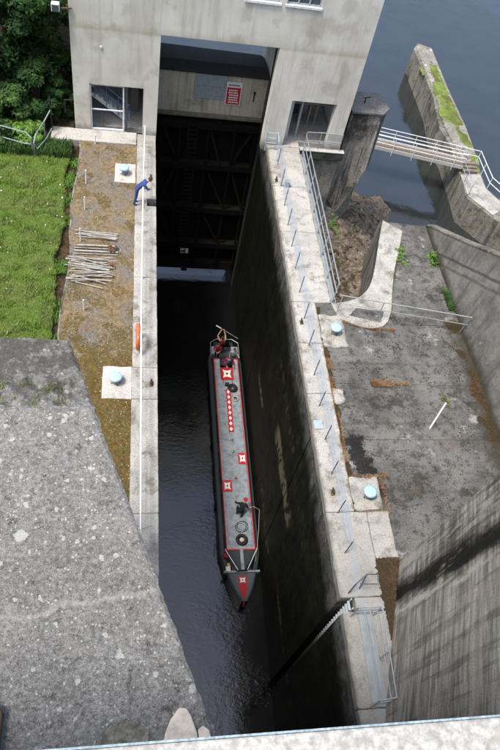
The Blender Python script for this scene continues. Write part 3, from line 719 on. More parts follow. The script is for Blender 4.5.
rb = empty('dam_flank', (12, 4, -16), 'tall streaky concrete wall at lower right crossed by a broad black stain', 'concrete block')
def fx(y, z): return 6.9+.327*(y)-.0*z
def ff(s, z):   # s along the wall from the dam to the far corner
    y = -.9+(7.7+.9-.058*z)*s; return wob((9.42-(7.7-y)*.327 if True else 0, y, z), 1.1, .03)
def mk(s, z): 
    yc = 7.7-.058*z; y = -.9+(yc+.9)*s; x = 9.42-(7.7-y)*.327-.0*z+(.058*z*.327); q = wob((x, y, z), 1.3, .02)
    return q
g = grid(mk, fr(0, .545, 30)+[.548]+fr(.552, 1, 26), fr(-.4, ZB, 70))
W(g, 'stained_face', M['flank'], rb, smooth=True)
W(MB().add([tuple(mk(1, z)) for z in fr(-.4, ZB, 30)]+[(30, 7.7-.058*z, z) for z in fr(-.4, ZB, 30)], [(i, i+1, 32+i, 31+i) for i in range(30)]), 'far_face', M['dam'], rb)
W(MB().add([(mk(0, ZB).x, -.9, ZB), (30, -.9, ZB), (30, 6.94, ZB), tuple(mk(1, ZB))], [(0, 1, 2, 3)]), 'block_top', M['block'], rb)

# loose things lying on the left flank
st = MB(); pts = [(0.43, .93), (.47, 1.12), (.53, 1.25), (.63, 1.37), (.72, 1.36), (.77, 1.28), (.83, 1.10), (.86, .9), (.6, .8)]
st.prism(pts, ZB+.01, ZB+.07); o = st.build('stone_slab', M['stone'], bevel=.02); tag(o, 'pale rounded stone slab lying against the parapet at the bottom edge', 'stone')
st = MB().prism([(.86, .95), (.84, 1.13), (.9, 1.17), (.97, 1.12), (1.0, 1.0), (.95, .9)], ZB+.0, ZB+.06); tag(st.build('stone_chip', M['stone'], bevel=.015), 'small pale stone chip just right of the larger stone slab', 'stone')
st = MB().prism([(-.3, .9), (-.2, 1.2), (.02, 1.3), (.12, 1.26), (.3, 1.15), (.28, .9)], ZB+.0, ZB+.035); tag(st.build('broken_slab', M['jetty'], bevel=.012), 'flat beige broken slab left of the stone slab at the bottom edge', 'stone')
tm = MB().prism([(-1.75, 1.0), (-1.72, 1.5), (-1.42, 1.56), (-1.30, 1.44), (-1.30, 1.0)], ZB, ZB+.16); tag(tm.build('timber_baulk', M['timber'], bevel=.02), 'dark weathered timber end at the lower left corner of the grey concrete', 'timber')

# ================================================================== GATE TOWER
tw = empty('gate_tower', (4, 33.5, 0), 'cream rendered concrete gate tower with two legs straddling the lock', 'tower')
TZ = 13.5
def wallpiece(x0, x1, y0, y1, z0, z1, nm='wall', m='tower'): return W(MB().box(x0, x1, y0, y1, z0, z1), nm, M[m], tw)
# left leg x -3.05..1.08, opening -2.26..0.36 to z 2.6
lp = MB(); lp.box(-3.05, -2.26, 31, 31.5, -.3, 5.37); lp.box(.36, 1.08, 31, 31.5, -.3, 5.37); lp.box(-2.26, .36, 31, 31.5, 2.6, 5.37)
lp.box(-3.05, -2.75, 31.5, 36.5, -.3, 5.37); lp.box(.78, 1.08, 31.5, 36.5, -.3, 5.37)
lp.box(-2.75, -1.9, 36.2, 36.5, -.3, 5.37); lp.box(-.7, .78, 36.2, 36.5, -.3, 5.37); lp.box(-1.9, -.7, 36.2, 36.5, -.3, 1.0); lp.box(-1.9, -.7, 36.2, 36.5, 3, 5.37)
W(lp, 'leg', M['tower'], tw)
rp = MB(); rp.box(6.75, 7.92, 31, 31.5, -.3, 5.37); rp.box(10.32, 11.12, 31, 31.5, -.3, 5.37); rp.box(7.92, 10.32, 31, 31.5, 2.72, 5.37)
rp.box(7.05, 7.35, 31.5, 36.5, -.3, 5.37); rp.box(10.82, 11.12, 31.5, 36.5, -.3, 5.37)
rp.box(7.35, 8.2, 36.2, 36.5, -.3, 5.37); rp.box(10.0, 10.82, 36.2, 36.5, -.3, 5.37); rp.box(8.2, 10.0, 36.2, 36.5, -.3, 1.1); rp.box(8.2, 10.0, 36.2, 36.5, 2.8, 5.37)
W(rp, 'leg', M['tower'], tw)
# upper storey with windows
up = MB(); wins = [(4.78, 6.36), (6.66, 8.28)]; wz0, wz1 = 7.42, 9.3
up.box(-3.05, 11.12, 31, 31.4, 5.372, wz0); up.box(-3.05, 11.12, 31, 31.4, wz1, TZ)
xs = [-3.05]+[v for w in wins for v in w]+[11.12]
for a, b in zip(xs[0::2], xs[1::2]): up.box(a, b, 31, 31.4, wz0, wz1)
up.box(-3.05, -2.7, 31.4, 36.5, 5.372, TZ); up.box(10.77, 11.12, 31.4, 36.5, 5.372, TZ); up.box(-2.7, 10.77, 36.1, 36.5, 5.372, TZ)
up.box(-2.7, 10.77, 31.4, 36.1, 5.372, 5.8)
W(up, 'upper_storey', M['tower'], tw)
W(MB().box(-3.3, 11.4, 30.8, 36.8, TZ+.002, TZ+.3), 'roof', M['pier_top'], tw)
for (a, b) in wins:
    wf = MB(); wf.box(a, b, 31.08, 31.16, wz0, wz0+.07); wf.box(a, b, 31.08, 31.16, wz1-.07, wz1)
    k = 3
    for i in range(k+1):
        x = a+(b-a-.07)*i/k; wf.box(x, x+.07, 31.07, 31.17, wz0+.07, wz1-.07)
    f = W(wf, 'window_frame', M['frame'], tw)
    for i in range(k):
        x = a+(b-a-.07)*i/k; q = MB().box(x+.075, x+(b-a-.07)/k-.005, 31.12, 31.13, wz0+.075, wz1-.075)
        W(q, 'pane', M['glass'], f)
    W(MB().box(a-.06, b+.06, 30.94, 31.06, wz0-.10, wz0-.003), 'window_sill', M['white'], tw)
# floors inside the legs
W(MB().box(-2.75, .78, 31.5, 36.2, -.3, -.02), 'leg_floor', M['ledge'], tw)
W(MB().box(7.35, 10.82, 31.5, 36.2, -.3, -.02), 'leg_floor', M['ledge'], tw)
W(MB().box(-2.75, .78, 31.5, 36.2, 3.6, 3.8), 'leg_ceiling', M['interior'], tw)
W(MB().box(7.35, 10.82, 31.5, 36.2, 3.6, 3.8), 'leg_ceiling', M['interior'], tw)
# steel door frame + stair in left leg
df = MB(); X0, X1 = -2.26, -.62
df.bar((X0+.04, 31.1, 0), (X0+.04, 31.1, 2.58), .07); df.bar((X1, 31.1, 0), (X1, 31.1, 2.58), .07); df.bar((X0, 31.1, 2.55), (X1, 31.1, 2.55), .07)
df.bar((X0, 31.1, .06), (X1, 31.1, .06), .08); df.bar((X0, 31.1, 1.18), (X1, 31.1, 1.18), .05)
W(df, 'door_frame', M['stair'], tw)
W(MB().bar((X1+.14, 31.3, 0), (X1+.14, 31.3, 2.59), .12, .2), 'drain_pipe', M['post'], tw)
sr = MB(); sr.bar((-2.25, 32.2, 1.35), (-.35, 32.2, -.15), .05, .2); sr.bar((-2.25, 33.0, 1.35), (-.35, 33.0, -.15), .05, .2)
stair = W(sr, 'stair', M['stair'], tw)
for i in range(8):
    x = -2.15+i*.23; W(MB().box(x, x+.24, 32.22, 32.98, 1.27-i*.18, 1.31-i*.18), 'tread', M['stair'], stair)
    W(MB().box(x+.2, x+.24, 32.22, 32.98, 1.13-i*.18, 1.268-i*.18), 'riser', M['white'], stair)
hr = MB(); hr.tube([(-2.3, 32.15, 2.5), (-.3, 32.15, .85)], .035); hr.tube([(-2.3, 32.15, 2.1), (-.3, 32.15, .45)], .03)
for x in (-2.1, -1.5, -.9, -.4): hr.tube([(x, 32.15, 2.35-(x+2.1)*.82), (x, 32.15, 1.2-(x+2.1)*.79)], .025)
W(hr, 'stair_handrail', M['stair_blue'], tw)
W(MB().box(-1.7, -1.58, 34, 34.1, 0, 3.2).box(-1.05, -.95, 34, 34.1, 0, 3.2).box(-2.7, .7, 34, 34.08, 1.9, 1.98), 'inner_frame', M['frame'], tw)
W(MB().box(-.25, .12, 33.0, 33.3, 0, 3.2), 'inner_pillar', M['interior'], tw)
bn = MB()
for i in range(12): bn.sphere((.1+random.uniform(-.15, .2), 32.0+random.uniform(-.2, .2), 2.3+random.uniform(-.12, .25)), (.16, .14, .1), 7, 5)
W(bn, 'birds_nest', M['timber'], tw)
# inside right leg: steel uprights and yellow plate
rf = MB()
for x in (8.1, 8.45, 9.0, 9.55, 9.95): rf.box(x, x+.09, 33.2, 33.3, 0, 3.4)
rf.box(7.4, 10.7, 33.18, 33.27, 1.25, 1.35); rf.box(7.4, 10.7, 33.18, 33.27, 2.5, 2.6)
W(rf, 'inner_frame', M['frame'], tw)
W(MB().box(8.02, 8.2, 31.5, 31.9, 0, 2.7).box(8.7, 8.8, 31.9, 32, 0, 2.7), 'steel_upright', M['steel'], tw)
W(MB().box(8.9, 9.35, 34.2, 35.2, 0, 2.3), 'control_cabinet', M['post'], tw)
W(MB().box(9.75, 10.1, 34.0, 34.2, .1, 2.6), 'yellow_plate', P('faded_yellow_paint', (.5, .42, .12), .6), tw)
# ledges in front of both legs
clean(W(rough_box(-4.22, .07, 30.06, 31.05, -.42, .03, .14, .02, 3, .03), 'front_ledge', M['ledge'], tw))
clean(W(rough_box(-3.02, -2.3, 31.5, 31.52, -.4, -.3, .5, 0, 3, 0), 'ledge_shim', M['ledge'], tw))
clean(W(rough_box(8.88, 11.42, 30.72, 31.05, -.02, .04, .14, .012, 3, .02), 'front_ledge', M['ledge'], tw))
clean(W(rough_box(8.88, 11.40, 30.74, 31.0, -.5, -.03, .14, .02, 3, .02), 'ledge_face', concrete('mossy_ledge', (.03, .05, .02), (.02, .028, .015), (.01, .01, .01), .5, 2), tw))
clean(W(rough_box(7.04, 8.87, 30.96, 31.6, -.38, .01, .14, .012, 3, .02), 'threshold', M['ledge'], tw))
W(MB().box(8.88, 11.3, 31.0, 36.5, -15, -.31), 'foundation', M['pier'], tw)
W(MB().box(-3.05, 1.06, 31.02, 36.5, -16, -.43), 'foundation', M['pier'], tw)
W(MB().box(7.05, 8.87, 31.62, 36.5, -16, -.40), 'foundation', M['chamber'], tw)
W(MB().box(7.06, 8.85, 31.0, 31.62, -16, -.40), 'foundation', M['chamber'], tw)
W(MB().tube([(-1.66, 30.95, 4.5), (-1.66, 31.02, 4.5)], .06, 8), 'wall_bolt', M['white'], tw)
lm = empty('floodlight', (-3.15, 30.9, 6.3), 'white floodlight on a rusty bracket at the upper left corner of the tower', 'lamp')
W(MB().bar((-2.9, 30.95, 6.15), (-3.35, 30.85, 6.15), .06).bar((-3.1, 30.95, 5.95), (-3.1, 30.95, 6.3), .05), 'bracket', M['rust'], lm)
W(MB().box(-3.75, -3.4, 30.65, 30.95, 6.05, 6.4), 'lamp_head', M['white'], lm, bevel=.03)
W(MB().box(-3.72, -3.43, 30.62, 30.648, 6.08, 6.37), 'lamp_glass', M['glass'], lm)

# ---- hut over the gate
ht = empty('gate_hut', (4.1, 34.8, .0), 'beige flat-roofed hut with a black felt roof standing behind the tower legs', 'hut')
W(MB().box(1.12, 6.98, 33.36, 35.6, .05, 2.24).box(1.12, 6.98, 33.36, 33.5, 2.241, 2.42), 'wall', M['hut'], ht)
rfm = MB().add([(1.1, 33.2, 2.42), (7.02, 33.2, 2.42), (7.02, 35.75, 2.25), (1.1, 35.95, 2.25), (1.1, 33.2, 2.5), (7.02, 33.2, 2.5), (6.9, 34.0, 2.66), (1.1, 34.0, 2.66), (6.8, 35.75, 2.38), (1.1, 35.95, 2.38), ],
    [(0, 1, 5, 4), (4, 5, 6, 7), (7, 6, 8, 9), (3, 9, 8, 2), (1, 2, 8, 6, 5), (0, 4, 7, 9, 3), (0, 3, 2, 1)])
W(rfm, 'roof', M['felt'], ht, bevel=.02)
sh = W(MB().box(3.12, 4.82, 33.30, 33.355, .98, 1.02).box(3.12, 4.82, 33.30, 33.355, 2.30, 2.34).box(3.08, 3.12, 33.30, 33.355, .98, 2.34).box(4.82, 4.86, 33.30, 33.355, .98, 2.34).box(3.68, 3.72, 33.30, 33.355, 1.02, 2.3).box(4.24, 4.28, 33.30, 33.355, 1.02, 2.3), 'window_frame', M['frame'], ht)
for i in range(3):
    for j in range(2): W(MB().box(3.125+i*.56, 3.675+i*.56, 33.33, 33.345, 1.03+j*.64, 1.65+j*.64), 'shutter_panel', M['shutter'], sh)
W(MB().box(1.1, 7.0, 33.1, 33.7, -.1, .045), 'ledge', M['hutledge'], ht, bevel=.02)
W(MB().bar((6.35, 33.33, 1.0), (6.35, 33.33, 1.5), .05).box(6.3, 6.4, 33.27, 33.35, 1.45, 1.6), 'conduit', M['iron'], ht)
sg = empty('warning_sign', (5.1, 33.34, 1.4), 'red and white warning notice on the beige hut wall right of the shutter', 'sign')
W(MB().box(4.78, 5.62, 33.28, 33.305, .74, 2.06), 'board', M['white'], sg)
W(MB().box(4.83, 5.57, 33.272, 33.279, .78, 1.76), 'red_panel', M['red'], sg)
tx = MB(); random.seed(3)
for r in range(6):
    x = 4.92+random.uniform(0, .05)
    while x < 5.42:
        w = random.uniform(.05, .11); tx.box(x, x+w, 33.266, 33.271, 1.64-r*.14-.075, 1.64-r*.14); x += w+.022
W(tx, 'white_lettering', M['white'], sg)['kind'] = 'stuff'
tx = MB(); x = 4.88
while x < 5.5:
    w = random.uniform(.04, .08); tx.box(x, x+w, 33.272, 33.279, 1.85, 1.93); x += w+.02
W(tx, 'dark_lettering', M['post'], sg)['kind'] = 'stuff'

# ---- lift gate
gt = empty('lift_gate', (4.1, 33.7, -11.9), 'dark steel lift gate with girders and ladders hanging under the tower', 'gate')
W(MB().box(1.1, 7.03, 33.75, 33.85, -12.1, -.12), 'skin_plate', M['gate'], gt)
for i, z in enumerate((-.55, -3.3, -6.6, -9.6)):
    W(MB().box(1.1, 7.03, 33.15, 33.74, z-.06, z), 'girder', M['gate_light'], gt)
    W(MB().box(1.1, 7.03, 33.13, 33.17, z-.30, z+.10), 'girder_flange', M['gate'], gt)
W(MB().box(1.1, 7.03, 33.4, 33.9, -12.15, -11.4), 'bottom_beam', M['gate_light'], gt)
W(MB().box(3.35, 3.75, 33.35, 33.5, -12.38, -12.0), 'drain_box', M['iron'], gt)
for x in (1.4, 2.5, 4.1, 5.6, 6.8): W(MB().box(x-.06, x+.06, 33.2, 33.34, -11.6, -.6), 'upright', M['gate'], gt)
for a, b in (((1.4, -.6), (2.5, -3.3)), ((6.8, -.6), (5.6, -3.3)), ((2.5, -3.3), (1.4, -6.6)), ((4.1, -.6), (5.0, -3.3)), ((4.1, -3.3), (5.6, -6.6)), ((4.1, -6.6), (2.7, -9.6)), ((4.1, -6.6), (5.6, -9.6)), ((5.6, -3.3), (6.8, -6.6)), ((1.4, -6.6), (2.5, -9.6))):
    W(MB().bar((a[0], 33.36, a[1]), (b[0], 33.36, b[1]), .13, .08, up=(0, 1, 0)), 'brace', M['gate_light'], gt)
for lx in (2.95,):
    lr = W(MB().bar((lx, 33.05, -.4), (lx, 33.05, -10.8), .05).bar((lx+.5, 33.05, -.4), (lx+.5, 33.05, -10.8), .05), 'ladder', M['gate_light'], gt)
    for i in range(34): W(MB().box(lx+.03, lx+.47, 33.03, 33.07, -.6-i*.3, -.56-i*.3), 'rung', M['gate_light'], lr)
nt = empty('notice_board', (3.4, 33.1, -10.4), 'small white notice with a dark triangle near the bottom of the dark gate', 'sign')
W(MB().box(3.14, 3.68, 33.08, 33.11, -10.42, -10.0), 'board', M['white'], nt)
W(MB().add([(3.33, 33.075, -10.33), (3.49, 33.075, -10.33), (3.41, 33.075, -10.08)], [(0, 1, 2)]), 'dark_triangle', M['post'], nt)
# slot in right pillar (gate guide)
W(MB().box(6.95, 7.04, 32.6, 32.9, -13.5, 5.2), 'gate_guide', M['iron'], gt)

# ---- pier beside the tower
pr_ = empty('bridge_pier', (12.6, 33, -13), 'dark streaked concrete pier with a flat top beside the right tower leg', 'pier')
pm = MB(); 
pm.add([(11.45, 31.6, 2.0), (13.15, 31.6, 2.0), (13.55, 32.1, 2.0), (13.3, 33.4, 2.0), (11.45, 33.4, 2.0), (11.3, 31.25, -3.4), (13.15, 31.25, -1.3), (13.6, 32.1, -1.6), (13.3, 33.4, -2), (11.45, 33.4, -3.4), (12.9, 31.3, -2.6), (12.2, 31.2, -4.6), (12.3, 33.4, -4.6), (13.0, 33.0, -3.0)],
       [(0, 1, 2, 3, 4), (0, 5, 11, 10, 6, 1), (1, 6, 7, 2), (2, 7, 8, 3), (6, 10, 13, 8, 7), (10, 11, 12, 13), (4, 9, 5, 0)])
clean(W(pm, 'shaft', M['pier'], pr_, bevel=.03))
W(MB().prism([(11.42, 31.5), (13.2, 31.5), (13.65, 32.1), (13.4, 33.5), (11.42, 33.5)], 2.003, 2.13), 'cap', M['pier_top'], pr_, bevel=.02)
W(MB().bar((12.25, 32.4, 2.13), (12.25, 32.4, 2.45), .05).bar((12.1, 32.4, 2.42), (12.55, 32.55, 2.42), .04), 'iron_eye', M['iron'], pr_)
bl = MB()
bl.add([tuple(wob(p, 1, .15)) for p in [(11.2, 31.1, -4.0), (12.1, 31.1, -4.4), (13.1, 31.9, -3.1), (13.2, 33.0, -3.4), (11.2, 33, -4), (11.2, 30.7, -5.6), (12.3, 30.9, -6.1), (13.2, 32.0, -5.6), (13.3, 33.2, -5.8), (11.2, 33, -6)]],
    [(0, 1, 6, 5), (1, 2, 7, 6), (2, 3, 8, 7), (0, 4, 3, 2, 1)])
clean(W(bl, 'footing', M['jetty'], pr_, bevel=.04))

# ---- jetty wall in the tailrace
jp = [(26.5, 41.1), (26.75, 44.1), (26.95, 48.3), (26.65, 50.6), (27.3, 55.4), (27.45, 64.0), (28.2, 65.2), (29.4, 64.4), (29.2, 57), (29.25, 51), (28.75, 44.3), (28.65, 42.5), (31.0, 38.6), (34, 36), (33, 34), (29.6, 36.6)]
jt_ = empty('jetty_wall', (28, 50, -16), 'long mossy concrete guide wall standing in the river beyond the footbridge', 'jetty')
W(MB().prism(jp, -16, -10.42), 'jetty_body', M['jetty'], jt_, bevel=.06)
W(MB().prism([(26.72, 44.0), (28.55, 44.2), (28.5, 42.4), (29.6, 40.2), (28.1, 39.1), (26.6, 41.25)], -10.415, -10.34), 'walkway_slab', M['coping'], jt_, bevel=.02)
for i in range(3): W(MB().box(27.0, 28.3, 44.3+i*.32, 44.62+i*.32, -10.41, -10.2+i*.14), 'step', M['deck'], jt_)
gp = MB()
gp.prism([(27.5, 45.5), (28.9, 45.5), (29.25, 51), (29.2, 57), (29.4, 64.3), (28.2, 64.9), (27.7, 64), (27.6, 55.4), (27.15, 50.6)], -10.41, -10.37)
W(gp, 'jetty_top', concrete('jetty_top_concrete', (.30, .275, .24), (.20, .18, .155), (.08, .07, .055), .8, .8, fine=9, lich=.12, lsc=3, moss=.4), jt_)
# moss on the jetty top: nobody could count it
def clumps(name, region, n, zfn, mat, r0, r1, flat=.5, keep=None, label=None, cat=None, parent=None):
    V = []; F = []; base = np.array([(1, 0, 0), (.3, .9, 0), (-.8, .6, 0), (-.8, -.6, 0), (.3, -.9, 0), (0, 0, 1)])
    fs = np.array([(0, 1, 5), (1, 2, 5), (2, 3, 5), (3, 4, 5), (4, 0, 5)])
    k = 0; tries = 0
    while k < n and tries < n*40:
        tries += 1
        x = rng.uniform(region[0], region[1]); y = rng.uniform(region[2], region[3])
        if keep and not keep(x, y): continue
        r = rng.uniform(r0, r1); a = rng.uniform(0, 6.28); ca, sa = math.cos(a), math.sin(a)
        b = base*rng.uniform(.7, 1.3, (6, 1)); p = np.stack([b[:, 0]*ca-b[:, 1]*sa, b[:, 0]*sa+b[:, 1]*ca, b[:, 2]*flat], 1)*r
        V.append(p+np.array([x, y, zfn(x, y)])); F.append(fs+6*k); k += 1
    o = raw(name, np.concatenate(V), np.concatenate(F), mat, parent)
    return tag(o, label, cat, kind='stuff')
clumps('jetty_moss', (27.2, 29.3, 44.6, 61), 2600, lambda x, y: -10.38, M['mossgreen'], .06, .2, .5,
       lambda x, y: noise.noise(Vector((x*.8, y*.35, 3)))+(.25 if x > 28.2 else -.05) > .12 and x < 28.65+(.3 if y > 46 else 0), 'bright green moss growing along the top of the jetty wall', 'moss')

# ---- footbridge
fb = empty('footbridge', (20, 46.5, -10), 'narrow white-railed footbridge crossing the water to the jetty wall', 'bridge')
A = Vector((13.6, 48.3, -9.9)); B = Vector((27.0, 44.95, -9.9)); D = (B-A); Ld = D.length; d = D.normalized(); nrm = Vector((-d.y, d.x, 0))
npl = 45
for i in range(npl):
    a = A+d*(Ld*i/npl+.012); b = A+d*(Ld*(i+1)/npl-.012)
    W(MB().bar(a, b, .95, .06), 'deck_plank', M['deck'], fb)
for s in (-1, 1):
    W(MB().bar(A+nrm*s*.5-Vector((0, 0, .12)), B+nrm*s*.5-Vector((0, 0, .12)), .07, .3), 'girder', M['offwhite'], fb)
    for h in (.4, .75, 1.1): W(MB().tube([A+nrm*s*.52+Vector((0, 0, h)), B+nrm*s*.52+Vector((0, 0, h))], .03, 6), 'rail', M['rail_white'], fb)
    for i in range(8):
        p = A+d*(Ld*(i+.5)/8)+nrm*s*.54; W(MB().tube([p-Vector((0, 0, .55 if s < 0 else .1)), p+Vector((0, 0, 1.1))], .03, 6), 'rail_post', M['rail_white'], fb)
W(MB().box(12, 14.2, 46.5, 50, -15, -10.1), 'abutment', M['pier'], fb)
jr = empty('jetty_railing', (28.5, 42, -10.3), 'galvanised railing turning the corner at the jetty end of the footbridge', 'railing')
path = [Vector((27.0, 45.45, -9.9)), Vector((28.3, 45.25, -9.95)), Vector((28.62, 44.2, -10.34)), Vector((28.6, 42.4, -10.34)), Vector((29.75, 40.1, -10.34)), Vector((31.6, 37.6, -10.34))]
for h in (.55, 1.08): W(MB().tube([p+Vector((0, 0, h)) for p in path], .035, 6), 'rail', M['rail_white'], jr)
for p in path: W(MB().tube([p, p+Vector((0, 0, 1.08))], .03, 6), 'rail_post', M['rail_white'], jr)
path2 = [Vector((26.75, 44.6, -10.34)), Vector((26.75, 43.0, -10.34)), Vector((26.65, 41.4, -10.34))]
jr2 = empty('jetty_railing', (26.7, 43, -10.3), 'short low railing on the river-gap side of the pale jetty slab', 'railing')
for h in (.5, 1.0): W(MB().tube([p+Vector((0, 0, h)) for p in path2], .025, 6), 'rail', M['steel'], jr2)
for p in path2: W(MB().tube([p, p+Vector((0, 0, 1.0))], .025, 6), 'rail_post', M['steel'], jr2)

# ================================================================== RAILINGS ON THE QUAYS
r1 = empty('quay_railing', (.38, 18, 0), 'long white handrail running down the left quay beside the chamber', 'railing')
W(MB().tube([(.44, 2, 1.05), (.43, 9, 1.05), (.38, 18, 1.05), (.42, 26, 1.05), (.48, 30.2, 1.05)], .035, 8), 'handrail', M['rail_white'], r1)
W(MB().tube([(.43, 9, .55), (.38, 18, .55), (.42, 26, .55), (.48, 30.2, .55)], .012, 6), 'wire', M['rail_blue'], r1)
for y in [30.2, 28.2, 26.4, 23.5, 20.6, 17.7, 14.8, 11.9, 9.0, 6]: W(MB().tube([(.41, y, 0), (.41, y, 1.05)], .025, 8), 'rail_post', M['rail_white'], r1)
r2 = empty('quay_railing', (7.48, 18, 0), 'thin dark posts strung with pale blue wires along the right quay', 'railing')
pys = [29.3, 27.6, 26.1, 24.64, 23.15, 21.7, 20.2, 18.64, 17.15, 15.6, 14.08, 12.55, 11.04, 9.5, 8.0]
for y in pys: W(MB().tube([(7.46, y, 0), (7.46, y, 1.05)], .022, 6), 'rail_post', M['post'], r2)
for h in (.35, .7, 1.03):
    pp = [(7.46, 30.4, h)]
    for y0, y1 in zip(pys[:-1], pys[1:]): pp += [(7.46, y0, h), (7.46, (y0+y1)/2, h-.03)]
    pp += [(7.46, 8.0, h)]
    W(MB().tube(pp, .006, 5), 'wire', M['rail_blue'], r2)
r3 = empty('quay_railing', (9.0, 25, 0), 'galvanised railing along the outer edge of the right quay above the rocks', 'railing')
for h in (.1, .55, 1.05): W(MB().tube([(9.0, 30.6, h), (9.0, 19.75, h)], .028, 6), 'rail', M['steel'], r3)
for i in range(8): y = 30.5-i*1.52; W(MB().tube([(9.0, y, -.3), (9.0, y, 1.05)], .03, 6), 'rail_post', M['steel'], r3)
W(MB().tube([(9.0, 30.6, 1.05), (9.1, 30.9, 1.05), (9.9, 30.95, 1.05), (11.1, 30.9, 1.05)], .028, 6).tube([(9.1, 30.9, .55), (11.1, 30.9, .55)], .022, 6).tube([(9.9, 30.93, 0), (9.9, 30.93, 1.05)], .025, 6).tube([(11.1, 30.9, 0), (11.1, 30.9, 1.05)], .025, 6), 'return_rail', M['steel'], r3)
W(MB().box(8.87, 9.12, 19.7, 30.7, -.6, -.22).box(9.08, 9.12, 19.7, 30.7, -.22, -.02), 'cable_trough', M['trough'], r3, bevel=.01)
r4 = empty('plateau_railing', (12, 18.5, 0), 'thin pale double rail crossing the dark apron from the quay to the wing wall', 'railing')
for h, r in ((1.0, .028), (.5, .018)): W(MB().tube([(8.95, 19.2, h), (11.9, 18.7, h), (14.85, 18.2, h)], r, 6), 'rail', M['trough'], r4)
for t in (.02, .33, .66, .98): x = 8.95+5.9*t; W(MB().tube([(x, 19.2-1.0*t, -.1), (x, 19.2-1.0*t, 1.0)], .022, 6), 'rail_post', M['steel'], r4)
r5 = empty('ladder_guard', (7.6, 4.6, 0), 'galvanised guard rail around the walkway just below the wall ladder', 'railing')
c5 = [(7.28, 5.85), (8.05, 5.85), (7.95, 3.2), (7.45, 3.15)]
for h in (.5, 1.0): W(MB().tube([(x, y, h) for x, y in c5[:2]], .022, 6).tube([(x, y, h) for x, y in c5[1:3]], .022, 6).tube([(x, y, h) for x, y in c5[2:4]], .022, 6).tube([(7.62, 5.85, h), (7.6, 3.15, h)], .018, 6), 'rail', M['steel'], r5)
for x, y in c5+[(7.99, 4.5)]: W(MB().tube([(x, y, 0), (x, y, 1.0)], .024, 6), 'rail_post', M['steel'], r5)
W(MB().prism([(7.55, 5.8), (8.0, 5.8), (7.92, 3.25), (7.5, 3.25)], .004, .04), 'steel_plate', M['trough'], r5)
r6 = empty('ladder_hoop', (7.6, 6.8, 0), 'bent dark steel handhold frame on the coping at the head of the ladder', 'handrail')
W(MB().tube([(7.35, 6.62, 0), (7.35, 6.62, .95), (7.75, 6.9, 1.0), (8.15, 6.9, .95), (8.1, 6.6, .9), (7.5, 6.62, .92)], .025, 6).tube([(7.75, 6.9, 1.0), (7.75, 6.75, 0)], .022, 6), 'hoop', M['post'], r6)
r7 = empty('ladder_hoop', (7.15, 30.3, 0), 'small blue-grey ladder head rail beside the left foot of the right tower leg', 'handrail')
hb = MB()
for i in range(3): hb.tube([(6.85, 30.6, .4+i*.3), (7.5, 30.6, .4+i*.3)], .028, 6)
hb.tube([(6.9, 30.6, -.1), (6.9, 30.6, 1.1)], .03, 6).tube([(7.45, 30.6, 0), (7.45, 30.6, 1.1)], .03, 6).tube([(7.45, 30.6, 1.1), (7.45, 30.0, .9), (7.45, 29.6, 0)], .028, 6)
W(hb, 'rail', M['rail_blue'], r7)
# curved end rails by the tower, left
for nm, pts, lb_ in (('garden_railing', [(-9, 29.9, 1.0), (-6.5, 29.35, 1.0), (-5.2, 28.95, 1.0), (-4.95, 28.75, .85), (-5.0, 28.75, .5), (-5.3, 28.9, .4), (-6.5, 29.3, .4), (-9, 29.85, .4)], 'looped galvanised railing in the bushes at the left edge'),
                     ('garden_railing', [(-4.2, 30.6, 1.2), (-4.45, 29.9, 1.0), (-4.75, 28.95, .95), (-4.85, 28.7, .6), (-4.7, 28.7, .3), (-4.35, 29.5, .35), (-4.15, 30.3, .4)], 'short bent galvanised railing sloping up to the white ledge')):
    e = empty(nm, (pts[2][0], pts[2][1], 0), lb_, 'railing'); W(MB().tube(pts, .03, 6), 'rail', M['steel'], e)
    for p in pts[1:4:2]: W(MB().tube([(p[0], p[1], -.2), (p[0], p[1], p[2])], .028, 6), 'rail_post', M['steel'], e)
W(MB().tube([(-4.18, 30.7, 0), (-4.18, 30.7, 1.9)], .035, 6).tube([(-3.5, 31.0, .9), (-3.5, 31.0, 1.6), (-3.1, 31.05, 1.6)], .025, 6), 'rail_post', M['iron'], e)

# ================================================================== BOLLARDS, BUOY, POLES
def bollard(x, y, lab, z=0):
    e = empty('mooring_bollard', (x, y, z), lab, 'bollard', 'blue-capped mooring bollards on the quays')
    MB().lathe((0, 0, 0), [(.13, 0), (.13, .05), (.11, .10), (.12, .22), (.20, .30)]).build('post', M['boll_body'], e, smooth=True)
    MB().lathe((0, 0, 0), [(.18, .29), (.245, .31), (.25, .36), (.235, .40), (.17, .425), (.02, .43)]).build('cap', M['blue_cap'], e, smooth=True)
    for k in range(4):
        a = k*math.pi/2+.4; MB().lathe((.17*math.cos(a), .17*math.sin(a), 0), [(.025, 0), (.025, .04)], 6).build('bolt', M['rust'], e)
bollard(-.55, 15.05, 'blue-capped bollard on the pale square pad midway along the left platform', .02)
bollard(-.5, 27.65, 'blue-capped bollard on the pad nearest the left tower door', .02)
bollard(8.72, 17.9, 'blue-capped bollard on the right quay where the thin double rail begins')
bollard(8.72, 10.15, 'blue-capped bollard on the right quay nearest the big stained wall')
def cleat(x, y, lab, rz=0):
    e = empty('mooring_cleat', (x, y, 0), lab, 'cleat', 'small iron cleats on the coping', rz)
    MB().box(-.07, .07, -.12, .12, 0, .03).build('base_plate', M['rust'], e); MB().tube([(0, -.12, .16), (0, 0, .15), (0, .12, .16)], [.03, .045, .03], 8).tube([(0, 0, .02), (0, 0, .15)], .04, 8).build('horn', M['iron'], e, smooth=True)
